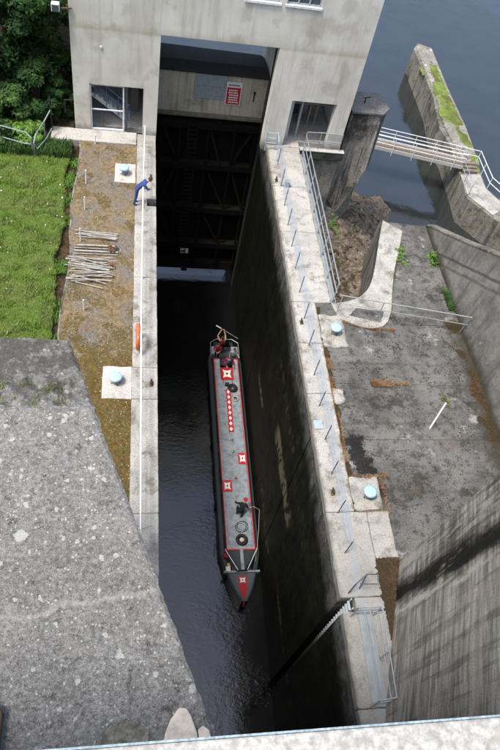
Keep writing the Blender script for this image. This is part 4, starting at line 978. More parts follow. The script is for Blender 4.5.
for x, y, l in ((.82, 15.0, 'iron cleat on the left coping level with the pad bollard'), (.8, 27.4, 'iron cleat on the left coping beyond the leaning man'), (7.25, 28.0, 'iron cleat on the right coping near the tower'), (7.3, 18.4, 'iron cleat on the right coping opposite the double rail'), (7.4, 10.3, 'iron cleat on the right coping opposite the nearest bollard')):
    cleat(x, y, l)
bx = empty('junction_box', (7.75, 27.6, 0), 'small pale blue box among the railing wires on the far right quay', 'box')
MB().box(-.1, .1, -.1, .1, 0, .3).build('box_body', M['rail_blue'], bx, bevel=.01); MB().box(-.12, .12, -.12, .12, .301, .33).build('lid', M['steel'], bx)
cp = empty('cover_plate', (7.28, 13.2, 0), 'small pale blue plate let into the right coping at a wall joint', 'plate')
MB().box(-.17, .17, -.2, .2, .018, .035).build('plate', M['rail_blue'], cp, bevel=.005)
lbuoy = empty('lifebuoy', (.27, 16.85, .62), 'orange lifebuoy hanging on the white quay handrail', 'lifebuoy')
MB().torus((0, 0, 0), .46, .08, 32, 10, 'x').build('ring', M['orange'], lbuoy, smooth=True)
bb = MB()
for a in range(4):
    t = a*math.pi/2+.78; bb.torus((0, .46*math.cos(t), .46*math.sin(t)), .092, .012, 12, 5, 'x')
bb.build('band', M['white'], lbuoy)
# heaps of poles
random.seed(11)
pole_me = {}
def pole(x0, y0, x1, y1, z, lab, grp, nm='loose_pole', m='pole'):
    L = math.hypot(x1-x0, y1-y0); a = math.atan2(y1-y0, x1-x0); key = round(L, 1)
    if key not in pole_me:
        mb = MB(); mb.tube([(-key/2, 0, 0), (0, 0, .004), (key/2, 0, 0)], .024, 6); o = mb.build(nm, M[m]); pole_me[key] = o
    else: o = pole_me[key].copy(); C.objects.link(o)
    o.location = ((x0+x1)/2, (y0+y1)/2, z); o.rotation_euler = (random.uniform(0, 3), random.uniform(-.012, .012), a)
    tag(o, lab, 'pole', grp)
for i in range(9):
    y = 23.35-i*.045; pole(-2.55+random.uniform(-.1, .3), y+random.uniform(-.08, .08), -.72+random.uniform(-.05, .05), y+random.uniform(-.12, .12)-.1, .0+.05*(i % 3)+.02, 'pale pole in the farthest of the three heaps on the mossy platform', 'poles heaped on the mossy platform')
for i in range(7):
    y = 22.5-i*.09; pole(-2.5+random.uniform(-.1, .1), y+random.uniform(-.03, .03), -.68+random.uniform(-.05, .05), y+random.uniform(-.04, .04), .0+.05*(i % 2)+.02, 'pale pole in the neat middle heap on the mossy platform', 'poles heaped on the mossy platform')
for i in range(26):
    y = 21.6-i*.055; pole(-2.85+random.uniform(-.05, .45), y+random.uniform(-.25, .2), -.85+random.uniform(-.4, .2), y+random.uniform(-.35, .3)-.05, .0+.045*(i % 4)+.02, 'pale pole in the largest, untidy heap nearest the camera on the platform', 'poles heaped on the mossy platform')
for i in range(6):   # rusty couplers at the pole ends
    x = -.95+random.uniform(-.15, .2); y = random.choice([22.3, 22.1, 21.2, 20.9, 21.4])
    o = MB().box(-.09, .09, -.05, .05, 0, .09).lathe((0, 0, .09), [(.03, 0), (.03, .05)], 6).build('pole_coupler', M['rust']); o.location = (x, y, .1); o.rotation_euler = (0, 0, random.uniform(0, 3))
    tag(o, 'rusty red coupler lying on the ends of the heaped poles', 'coupler', 'rusty couplers on the pole heaps')
for x, y, h, lab in ((-2.29, 26.75, .75, 'white stake standing on the platform nearest the left tower door'), (-2.25, 24.9, .7, 'white stake standing beyond the farthest pole heap'), (-2.32, 22.75, .75, 'white stake standing between the pole heaps'), (-1.95, 18.7, .6, 'white stake standing alone nearer the camera than the heaps'), (-2.0, 29.9, .5, 'short white stake in front of the pale tower ledge')):
    o = MB().tube([(0, 0, -.05), (.01, 0, h)], .035, 6).build('marker_stake', M['white'], bevel=0); o.location = (x, y, 0); tag(o, lab, 'stake', 'white stakes on the platform')
o = MB().tube([(11.95, 13.1, -.06), (13.0, 14.35, -.06)], .035, 6).build('loose_pole', M['white']); tag(o, 'single white pole lying on the dark apron at right', 'pole')

# ================================================================== VEGETATION
def blades(name, n, region, keep, zfn, mat, h0, h1, w, lab=None, cat=None, lean=.5):
    x = rng.uniform(region[0], region[1], n*3); y = rng.uniform(region[2], region[3], n*3)
    m = keep(x, y); x = x[m][:n]; y = y[m][:n]; n = len(x)
    z = zfn(x, y); h = rng.uniform(h0, h1, n); a = rng.uniform(0, 6.283, n); l = rng.uniform(.1, lean, n)*h; b = a+rng.uniform(-1, 1, n)+1.57
    p = np.stack([x, y, z], 1); d = np.stack([np.cos(a), np.sin(a), np.zeros(n)], 1); s = np.stack([np.cos(b), np.sin(b), np.zeros(n)], 1)*w/2
    up = np.array([0, 0, 1.])
    mid = p+up*(h*.55)[:, None]+d*(l*.35)[:, None]; tip = p+up*(h*.95)[:, None]+d*l[:, None]
    V = np.stack([p-s, p+s, mid+s*.8, mid-s*.8, tip], 1).reshape(-1, 3); k = np.arange(n)[:, None]*5
    F = np.concatenate([k+np.array([[0, 1, 2]]), k+np.array([[0, 2, 3]]), k+np.array([[3, 2, 4]])], 0)
    return tag(raw(name, V, F, mat), lab, cat, kind='stuff')
def vn(f, x, y, s=0): return np.array([noise.noise(Vector((a*f, b*f, s))) for a, b in zip(x, y)])
def lawn_keep(x, y):
    e = np.array([turf_edge(b) for b in y]); return (x < e+.06)
blades('lawn_grass', 110000, (-8.5, -2.9, 12, 28.9), lawn_keep, lambda x, y: np.array([turf_h(a, b) for a, b in zip(x, y)])-.02, M['grass'], .05, .14, .02, 'bright green rough grass on the left bank', 'grass', .9)
blades('lawn_tufts', 14000, (-7.5, -2.9, 14, 28.9), lambda x, y: lawn_keep(x, y) & (vn(1.6, x, y, 4) > .05), lambda x, y: np.array([turf_h(a, b) for a, b in zip(x, y)]), M['grass'], .12, .26, .035, 'taller leafy weeds standing in the rough grass', 'weeds', .9)
blades('ditch_plants', 2600, (-3.4, -2.85, 12, 29), lambda x, y: vn(1.2, x, y, 8) > .05, lambda x, y: 0*x-.3, M['leaf_bright'], .08, .24, .04, 'ragged green weeds in the gutter between lawn and platform', 'weeds', .9)
blades('undergrowth', 9000, (-10, -3.15, 28.6, 31.5), lambda x, y: (vn(.8, x, y, 3) > -.25) & ~((x > -4.35) & (y > 29.7)), lambda x, y: 0*x+.0, M['leaf_mid'], .12, .45, .06, 'tangled green undergrowth behind the lawn', 'undergrowth', .9)
blades('daisies', 70, (-6.5, -3.2, 17, 28.5), lawn_keep, lambda x, y: 0*x+.02, M['white'], .04, .07, .07, 'small white flowers scattered over the rough grass', 'flowers', .9)
def strip_keep(f):
    return f
blades('dry_grass', 3600, (8.05, 8.42, 10.9, 17.1), lambda x, y: (vn(1.1, x, y, 2) > -.12) & (np.abs(x-8.2-.05*np.sin(y*2)) < .10+.08*np.sin(y*1.3)), lambda x, y: 0*x-.1, M['dry'], .04, .11, .022, 'dry tan grass filling the seam along the right coping', 'dry grass', 1.2)
blades('dry_grass', 1900, (9.0, 11.6, 17.9, 18.85), lambda x, y: np.abs(y-(18.75-(x-9.0)*.33+.25*np.maximum(0, x-10.4)))-.10 < .12*vn(2.5, x, y, 3), lambda x, y: 0*x-.1, M['dry'], .04, .14, .022, 'dry tan grass along the pale kerb below the double rail', 'dry grass', 1.2)
blades('dry_grass', 1500, (9.9, 11.6, 15.1, 15.5), lambda x, y: np.abs(y-15.28) < .12*(.7+1.8*vn(2.2, x, y, 1)), lambda x, y: 0*x-.1, M['dry'], .05, .16, .022, 'dry tan grass clump on the slab joint in the middle of the apron', 'dry grass', 1.2)
blades('dry_grass', 2200, (8.2, 9.7, 8.6, 11.3), lambda x, y: (np.abs(np.maximum(np.abs(x-8.7), np.abs(y-10.25))-.72-.25*vn(1.8, x, y, 3)) < .10+.12*vn(2.5, x, y, 7)) & (x > 8.3), lambda x, y: 0*x-.08, M['dry'], .04, .12, .022, 'dry tan grass around the bollard pad nearest the stained wall', 'dry grass', 1.2)
blades('kerb_weeds', 1500, (12.0, 13.3, 20.5, 24.2), lambda x, y: (np.abs(x-(11.95+(y-20.5)*.33)) < .08), lambda x, y: 0*x-.1, M['mossgreen'], .03, .09, .03, 'yellow-green weeds in the seam beside the pale kerb', 'weeds', 1.2)
blades('wall_weeds', 2600, (14.3, 15.0, 19.5, 24.6), lambda x, y: (vn(.9, x, y, 6) > -.05) & (np.abs(x-14.72) < .16), lambda x, y: 0*x-.1, M['leaf_mid'], .06, .28, .04, 'green weeds along the foot of the wing wall', 'weeds', 1.2)
blades('block_weeds', 800, (-2.6, -.95, 5.5, 5.95), lambda x, y: vn(3.5, x, y, 6) > .12, lambda x, y: 0*x+ZB-.04, M['mossgreen'], .015, .05, .012, 'yellow-green tufts in the step of the lichen-spotted concrete', 'weeds', 1.2)
clumps('wall_moss', (14.2, 14.95, 12.5, 18.8), 2600, lambda x, y: -.1, M['mossdark'], .03, .09, .5, lambda x, y: noise.noise(Vector((x*2, y*1.1, 3))) > -.1+(14.8-x)*.6, 'dark brown moss heaped along the foot of the wing wall', 'moss')
clumps('platform_moss', (-2.75, .06, 8, 29.9), 9000, lambda x, y: plat(x, y)[2], M['mossbrown'], .012, .05, .45, lambda x, y: noise.noise(Vector((x*1.1, y*1.1, 9)))-(y-15)*.02 > .02, 'brown moss cushions all over the platform', 'moss')
clumps('platform_stones', (-2.75, .08, 8, 29.9), 1500, lambda x, y: plat(x, y)[2], M['pebble'], .008, .028, .6, None, 'small pale stones scattered over the platform', 'stones')
clumps('slab_litter', (8.3, 14.7, 8, 25), 1800, lambda x, y: -.10, M['mossdark'], .012, .045, .3, lambda x, y: noise.noise(Vector((x*.9, y*.9, 5))) > .08 and not (x < 11.7 and y > 18) , 'dark specks of moss on the apron', 'moss')

clumps('bank_stones', (9.0, 19, 19.8, 42), 1500, lambda x, y: bank(x, y)[2]-.05, M['rock'], .07, .38, .7, None, 'loose brown stones lying over the rocky bank in the cavity', 'stones')
clumps('bank_moss', (9.0, 18, 19.8, 38), 1500, lambda x, y: bank(x, y)[2]-.02, M['mossdark'], .05, .2, .4, lambda x, y: noise.noise(Vector((x*.6, y*.6, 7))) > .1, 'dark moss patches on the rocky bank', 'moss')
clumps('seam_soil', (8.0, 8.5, 9.6, 19.4), 1500, lambda x, y: -.10, M['mossdark'], .03, .10, .5, lambda x, y: abs(x-8.17) < .09+.13*noise.noise(Vector((1, y*1.4, 3))), 'dark soil and moss packed in the seam beside the right coping', 'soil')
clumps('corner_soil', (8.0, 9.4, 3.5, 7.8), 900, lambda x, y: -.02, M['mossdark'], .02, .08, .5, lambda x, y: x > 8.5-.1*noise.noise(Vector((x*3, y*3, 1))) and x < 6.9+.327*y, 'dark moss and dirt where the stained wall meets the walkway', 'soil')
def leafcloud(centers, radii, per, size, flat=.75):
    c = np.repeat(np.array(centers), per, 0); r = np.repeat(np.array(radii), per); n = len(c)
    v = rng.normal(0, 1, (n, 3)); v /= np.linalg.norm(v, axis=1)[:, None]; rad = r*rng.uniform(.35, 1.08, n)**.7
    p = c+v*rad[:, None]*np.array([1, 1, flat])
    nrm_ = v+rng.normal(0, .5, (n, 3))+np.array([0, 0, .6]); nrm_ /= np.linalg.norm(nrm_, axis=1)[:, None]
    t = np.cross(nrm_, rng.normal(0, 1, (n, 3))); t /= np.linalg.norm(t, axis=1)[:, None]; b = np.cross(nrm_, t)
    s = (size*rng.uniform(.6, 1.3, n))[:, None]
    V = np.stack([p-t*s, p+b*s*.42, p+t*s, p-b*s*.42], 1).reshape(-1, 3); F = np.arange(n)[:, None]*4+np.array([[0, 1, 2, 3]])
    return V, F
def tree(name, x, y, z, H, R, mat, lab, seed, per=260, nc=60, size=.14, cat='tree', low=.25):
    global rng
    rng = np.random.default_rng(seed); rr = random.Random(seed)
    e = empty(name, (x, y, z), lab, cat, 'trees and shrubs behind the lawn')
    tb = MB(); tb.tube([(0, 0, -.3), (rr.uniform(-.1, .1), 0, H*.3), (rr.uniform(-.3, .3), rr.uniform(-.2, .2), H*.6), (0, 0, H*.9)], [H*.028+.03, H*.022+.02, H*.014+.01, .02], 8)
    cs = []; rs = []
    for i in range(nc):
        t = rr.uniform(low, 1); a = rr.uniform(0, 6.283); rad = R*(math.sin(math.pi*min(.96, (t-low)/(1-low)*.8+.16))**.7)*rr.uniform(.35, 1)
        c = (rad*math.cos(a), rad*math.sin(a), H*t); cs.append(c); rs.append(R*rr.uniform(.16, .34))
        if i % 3 == 0: tb.tube([(0, 0, H*t*.6), (c[0]*.5, c[1]*.5, H*t*.85), c], [.05, .035, .012], 5)
    tb.build('trunk', M['bark'], e)
    V, F = leafcloud(cs, rs, per, size); raw('crown', V, F, M[mat], e)
tree('leafy_tree', -6.6, 34.0, -.2, 8.5, 3.0, 'leaf_dark', 'dark broadleaf tree directly beside the upper left tower corner', 1, 330, 80)
tree('leafy_tree', -10.5, 36.0, -.2, 9.5, 3.6, 'leaf_dark', 'tall dark tree at the top left corner of the view', 2, 330, 80)
tree('leafy_tree', -5.2, 39.0, -.2, 9.0, 2.8, 'leaf_dark', 'dark tree behind the tower, farthest of the trees', 3, 300, 70)
tree('leafy_tree', -9.0, 31.9, -.2, 6.0, 2.3, 'leaf_mid', 'mid-green feathery tree at the left edge of the picture', 4, 330, 60)
tree('leafy_tree', -8.2, 41.5, -.2, 9.5, 3.2, 'leaf_dark', 'dark tree in the back row between the others', 15, 260, 70)
tree('leafy_shrub', -5.0, 32.0, -.2, 3.0, 1.5, 'leaf_dark', 'dark low shrub by the left side of the tower', 6, 300, 40, .11, 'shrub', .1)
tree('leafy_shrub', -6.1, 31.0, -.2, 2.2, 1.5, 'leaf_mid', 'feathery mid-green shrub above the looped railing', 7, 320, 45, .12, 'shrub', .1)
tree('leafy_shrub', -5.3, 29.9, -.3, 1.0, 1.1, 'leaf_bright', 'low bright green bush just behind the looped railing', 8, 300, 30, .10, 'shrub', .1)
tree('leafy_shrub', -4.1, 32.2, -.3, 2.2, 1.0, 'leaf_dark', 'dark shrub pressed against the left wall of the tower', 12, 300, 30, .10, 'shrub', .1)
tree('leafy_shrub', -4.0, 34.4, -.3, 2.6, 1.0, 'leaf_dark', 'dark shrub behind the shrub pressed against the tower', 13, 300, 30, .10, 'shrub', .1)
tree('leafy_shrub', -7.0, 29.6, -.3, 1.3, 1.2, 'leaf_mid', 'low green bush at the left edge behind the lawn', 9, 300, 30, .10, 'shrub', .1)
for i, (x, y, r, l) in enumerate(((13.07, 23.0, .28, 'bright green plant growing in the seam of the pale kerb'), (14.62, 23.0, .30, 'green weed at the far foot of the wing wall'), (13.02, 14.4, .16, 'small yellow-green tuft beside the lying white pole'), (11.9, 29.8, .35, 'small green plant growing on the pier foot under the tower'))):
    zz = -.1 if i < 3 else -4.4
    cs = [(rng.normal(0, r*.45)+t*.0, rng.normal(0, r*1.3), rng.uniform(.02, r*.6)) for t in range(22)]
    V, F = leafcloud(cs, [r*v for v in rng.uniform(.12, .42, 22)], 16, .055 if i != 2 else .03); e = raw('small_plant', V, F, M['leaf_bright'] if i != 2 else M['mossgreen']); e.location = (x, y, zz); tag(e, l, 'plant', kind='stuff')
# trees on the far left bank seen through the tower
tree('leafy_shrub', -2.0, 42.0, -4.0, 5.0, 2.6, 'leaf_mid', 'green shrub glimpsed through the tower opening', 10, 240, 40, .14, 'shrub', .1)

# ================================================================== NARROWBOAT  (local: origin at waterline centre, bow to -Y)
BX, BY = 5.94, 18.65
nb = empty('narrowboat', (BX, BY, WZ), 'long black narrowboat with grey roof and red panels moored along the right lock wall', 'boat')
yb, ys_ = -8.55, 8.35
def half(y, z):
    if y < -5.9: t = (y-yb)/(-5.9-yb); w = 1.03*max(0.03, t)**.55
    elif y > 7.0: t = (ys_-y)/(ys_-7.0); w = 1.03*max(0.25, t)**.4 if t < 1 else 1.03
    else: w = 1.03
    return w*(1-.06*max(0, (.3-z)))
def sheer(y): return .62+(.32*((-5.2-y)/3.3)**2 if y < -5.2 else 0)+(.08*((y-5)/3.3) if y > 5 else 0)
hm = MB(); yy = fr(yb, -5.9, 12)+fr(-5.9, 7, 24)[1:]+fr(7, ys_, 6)[1:]; prof_ = [-.5, 0, .3, .55, 1.0]
vs = []
for y in yy:
    sh_ = sheer(y); zs = [-.5, 0, .25, .45, sh_]
    for sgn in (-1, 1):
        for z in zs: vs.append((sgn*half(y, z), y, z))
n = 10; fs = []
for i in range(len(yy)-1):
    for sidx in (0, 5):
        for k in range(4):
            a = i*n+sidx+k; q = (a, a+1, a+n+1, a+n); fs.append(q if sidx else q[::-1])
fs.append(tuple(range((len(yy)-1)*n, (len(yy)-1)*n+5))+tuple(range((len(yy)-1)*n+9, (len(yy)-1)*n+4, -1)))
hm.add(vs, fs); hull = hm.build('hull', M['hull'], nb); clean(hull)
# gunwale deck strips
dk = MB()
for i in range(len(yy)-1):
    for sgn in (-1, 1):
        y0, y1 = yy[i], yy[i+1]; o0, o1 = half(y0, .6), half(y1, .6); w = .2
        i0, i1 = max(0, o0-w), max(0, o1-w)
        dk.add([(sgn*o0, y0, sheer(y0)), (sgn*i0, y0, sheer(y0)), (sgn*i1, y1, sheer(y1)), (sgn*o1, y1, sheer(y1))], [(0, 1, 2, 3)])
dk.build('gunwale', M['cabin'], nb)
rbm = MB()
for sgn in (-1, 1): rbm.tube([(sgn*(half(y, .6)+.01), y, sheer(y)-.06) for y in yy], .03, 5)
rbm.build('rubbing_strake', M['hull'], nb)
# foredeck, red and grey
fd = MB(); f1 = [y for y in yy if y <= -7.0]
fd.add([(s*max(0, half(y, .6)-.08), y, sheer(y)+.012) for y in f1 for s in (-1, 1)], [(2*i, 2*i+1, 2*i+3, 2*i+2) for i in range(len(f1)-1)])
fd.build('foredeck', M['slate'], nb)
fr_ = MB(); fr_.add([(-.2, -7.66, sheer(-7.6)+.03), (.2, -7.66, sheer(-7.6)+.03), (.07, -8.4, sheer(-8.3)+.03), (-.07, -8.4, sheer(-8.3)+.03)], [(0, 1, 2, 3)])
fr_.build('foredeck_panel', M['red'], nb)
def emblem(parent, x, y, z, w, h, name='roof_panel'):
    MB().box(x-w/2, x+w/2, y-h/2, y+h/2, z, z+.03).build(name, M['red'], parent)
    e = MB(); a, b = w*.36, h*.34; pts = []
    cr = [(-a, -b), (a, -b), (a, b), (-a, b)]
    for i in range(4):
        p, q = cr[i], cr[(i+1) % 4]; pts.append(p)
        for t in (.25, .5, .75):
            mx, my = p[0]+(q[0]-p[0])*t, p[1]+(q[1]-p[1])*t; s = 1-.26*math.sin(math.pi*t); pts.append((mx*(s if abs(p[1]-q[1]) > 1e-6 else 1), my*(s if abs(p[0]-q[0]) > 1e-6 else 1)))
    e.prism([(x+px, y+py) for px, py in pts], z+.031, z+.036); e.build('emblem', M['white'], parent)
    MB().prism([(x+w*.09*math.cos(t), y+h*.09*math.sin(t)) for t in fr(0, 2*math.pi*7/8, 7)], z+.037, z+.042).build('emblem_centre', M['hull'], parent)
emblem(nb, 0, -7.42, sheer(-7.4)+.035, .44, .42, 'bow_panel')
MB().box(-.95, .95, -7.02, -6.92, .62, .86).build('well_bulkhead', M['roofgrey'], nb)
MB().box(-.5, .5, -6.9, -6.5, .5, .80).build('bow_locker', M['darkred'], nb, bevel=.02)
MB().box(-.85, .85, -6.95, -5.9, .15, .2).build('well_floor', M['tarp'], nb)
MB().lathe((-.62, -6.55, .5), [(.10, 0), (.12, .2), (.12, .22)], 10).build('bucket', M['brass'], nb)
MB().box(-.85, -.6, -6.95, -6.7, .5, .9).build('white_box', M['white'], nb, bevel=.02)
MB().box(-.9, -.62, -6.2, -5.95, .5, .85).build('red_can', M['redcloth'], nb, bevel=.03)
MB().tube([(0, -8.5, .75), (0, -8.62, .55), (0, -8.6, .3)], [.06, .09, .05], 8).build('bow_fender', M['darkred'], nb, smooth=True)
# cratch cover: dark tarpaulin tent with pale side rails
ct = MB(); z0, z1 = .66, 1.15
ct.add([(-.84, -5.9, z0), (-.1, -5.9, z1), (.1, -5.9, z1), (.84, -5.9, z0), (-.42, -7.0, z0), (-.08, -6.98, z1), (.08, -6.98, z1), (.42, -7.0, z0), (-.78, -5.9, 1.02), (.78, -5.9, 1.02)],
       [(8, 1, 5), (8, 5, 4), (0, 8, 4), (2, 9, 6), (9, 7, 6), (9, 3, 7), (4, 5, 6, 7)])
cr = ct.build('cratch_cover', M['tarp'], nb)
MB().bar((0, -5.9, 1.17), (0, -7.0, 1.17), .17, .03).build('cratch_plank', M['roofgrey'], nb)
for s in (-1, 1): MB().tube([(s*.86, -5.85, 1.12), (s*.25, -6.98, 1.12)], .025, 6).build('cratch_rail', M['rail_white'], nb)
# cabin
cb = MB(); Y0, Y1 = -5.88, 6.65
def csec(y): return [(-.84, y, .6), (-.735, y, 1.08), (-.4, y, 1.12), (0, y, 1.135), (.4, y, 1.12), (.735, y, 1.08), (.84, y, .6)]
cb.add(csec(Y0)+csec(5.05), [(i, i+7, i+8, i+1) for i in range(6)]+[tuple(range(7)), tuple(range(13, 6, -1))], 0)
cb.mi = [0, 1, 1, 1, 1, 0, 0, 0]
cb.build('cabin', [M['cabin'], M['roofgrey']], nb)
# slide opening: two roof strips either side of the hatchway
for s in (-1, 1):
    c2 = MB(); a = [(s*.84, .6), (s*.735, 1.08), (s*.40, 1.12), (s*.40, .6)]
    c2.add([(p[0], 5.052, p[1]) for p in a]+[(p[0], Y1, p[1]) for p in a], [(0, 4, 5, 1), (1, 5, 6, 2), (2, 6, 7, 3), (4, 7, 6, 5)]); c2.mi = [0, 1, 0, 0]
    c2.build('cabin_side', [M['cabin'], M['roofgrey']], nb)
MB().box(-.4, .4, 5.06, 6.6, .2, .25).build('hatch_floor', M['tarp'], nb)
# red edging
ed = MB()
for s in (-1, 1): ed.bar((s*.755, Y0, 1.085), (s*.755, Y1, 1.085), .045, .05)
ed.bar((-.76, Y0-.02, 1.12), (.76, Y0-.02, 1.12), .06, .06); ed.bar((-.76, Y1, 1.10), (-.40, Y1, 1.12), .06, .05); ed.bar((.40, Y1, 1.12), (.76, Y1, 1.10), .06, .05)
ed.build('red_roof_edging', M['red'], nb)
for s in (-1, 1): MB().tube([(s*.66, Y0+.3, 1.17), (s*.66, 4.8, 1.17)], .012, 5).build('grab_rail', M['roofgrey'], nb)
for s in (-1, 1):
    for y in (-4.6, -2.2, .4, 3.0): MB().bar((s*.85, y-.35, .72), (s*.80, y-.35, .97), .02).add([(s*.838, y-.3, .68), (s*.838, y+.3, .68), (s*.786, y+.3, .95), (s*.786, y-.3, .95)], [(0, 1, 2, 3)]).build('cabin_window', M['glass'], nb)
emblem(nb, 0, 5.45-.0, 1.15, .74, .92, 'sliding_hatch')
MB().box(-.30, -.27, 4.6, 4.98, 1.14, 1.17).box(.27, .30, 4.6, 4.98, 1.14, 1.17).build('hatch_runner', M['darkred'], nb)
emblem(nb, .50, -.50, 1.125, .50, .72, 'side_hatch'); emblem(nb, -.49, -2.22, 1.125, .52, .70, 'side_hatch')
for x, y in ((-.03, .72), (-.02, -.06), (0, -1.75)):
    v = MB().lathe((x, y, 1.13), [(.04, 0), (.05, .05), (.085, .07), (.07, .11), (.01, .13)], 12).build('mushroom_vent', M['brass'], nb, smooth=True)
# stern
MB().box(-.74, .74, Y1+.05, 8.2, .3, .35).build('stern_deck', M['tarp'], nb)
for s in (-1, 1): MB().box(min(s*.45, s*.88), max(s*.45, s*.88), 7.25, 7.85, .35, .85).build('stern_locker', M['roofgrey'], nb, bevel=.02)
ra = MB(); ra.tube([(-.9, 6.9, .65), (-.9, 6.9, 1.05), (-.9, 8.0, 1.05), (-.5, 8.3, 1.05), (.5, 8.3, 1.05), (.9, 8.0, 1.05), (.9, 6.9, 1.05), (.9, 6.9, .65)], .022, 6)
ra.build('stern_rail', M['steel'], nb)
MB().tube([(0, 8.45, .1), (0, 8.4, 1.0), (0, 7.7, 1.15)], .03, 6).build('tiller', M['brass'], nb)
MB().box(-.2, .2, 8.35, 8.7, -.4, .35).build('rudder', M['hull'], nb)
# side fender tubes along the hull
for y in (-7.0, -3, 1.0, 4.5): MB().tube([(-half(y, .3)-.05, y, .6), (-half(y, .3)-.07, y, .15)], .06, 8).build('side_fender', M['black'], nb, smooth=True)

# things carried on the roof
RZ = WZ+1.14
pk = empty('gangplank', (BX-.02, 21.4, RZ+.02), 'long narrow plank painted with red and white diamonds on the boat roof', 'plank')
MB().box(-.15, .15, -1.5, 1.5, 0, .04).build('board', M['red'], pk)
for i in range(8):
    y = -1.31+i*.375; MB().prism([(-.10, y), (0, y-.15), (.10, y), (0, y+.15)], .041, .047).build('white_diamond', M['white'], pk)
    for s in (-1, 1): MB().prism([(s*.15, y+.19-.05), (s*.10, y+.19), (s*.15, y+.19+.05)], .041, .046).build('dark_notch', M['roofgrey'], pk)
def tyre(x, y, R, r, lab, m='black', mid=None):
    e = empty('fender_coil', (x, y, RZ), lab, 'fender'); MB().torus((0, 0, r), R, r, 22, 8).build('ring', M[m], e, smooth=True)
    if mid: MB().lathe((0, 0, .0), [(R*.5, 0), (R*.5, r*1.2), (R*.3, r*1.6)], 10).build('centre', M[mid], e)
    else: MB().torus((0, 0, r*.6), R*.55, r*.6, 16, 6).build('inner_coil', M['iron'], e)
tyre(6.2, 23.0, .22, .09, 'black tyre fender on the boat roof just ahead of the red hatch')
tyre(6.33, 22.25, .16, .05, 'small grey coil of rope on the roof beside the diamond plank', 'rope')
tyre(6.0, 13.25, .24, .09, 'black ring with a pale centre at the front end of the boat roof', 'black', 'stone')
bk = MB().box(-.13, .13, -.09, .09, 0, .2).build('tool_box', M['iron'], bevel=.01); bk.location = (5.88, 23.25, RZ); tag(bk, 'small dark box on the roof next to the tyre fender', 'box')
rp_ = MB(); pts = []
for i in range(70):
    t = i/69*6.283*3.2; r = .28+.08*math.sin(t*.7+1); pts.append((6.05+.05*math.sin(t*.31)+r*math.cos(t), 14.0+.35*r/.3*math.sin(t)*.8, RZ+.02+.012*(i % 5)))
rp_.tube(pts, .011, 5); o = rp_.build('rope_coil', M['iron']); tag(o, 'loose dark rope coiled on the grey roof below the crouching man', 'rope')
o = MB().tube([(6.33, 14.75, RZ+.75), (6.7, 14.9, RZ+.6), (7.02, 14.75, RZ+.5), (7.0, 13.9, RZ-.1), (6.85, 12.9, RZ-.3), (6.7, 12.2, RZ-.35)], .014, 6).build('mooring_line', M['rope']); tag(o, 'pale line from the roof man to the wall and down to the bow', 'rope')

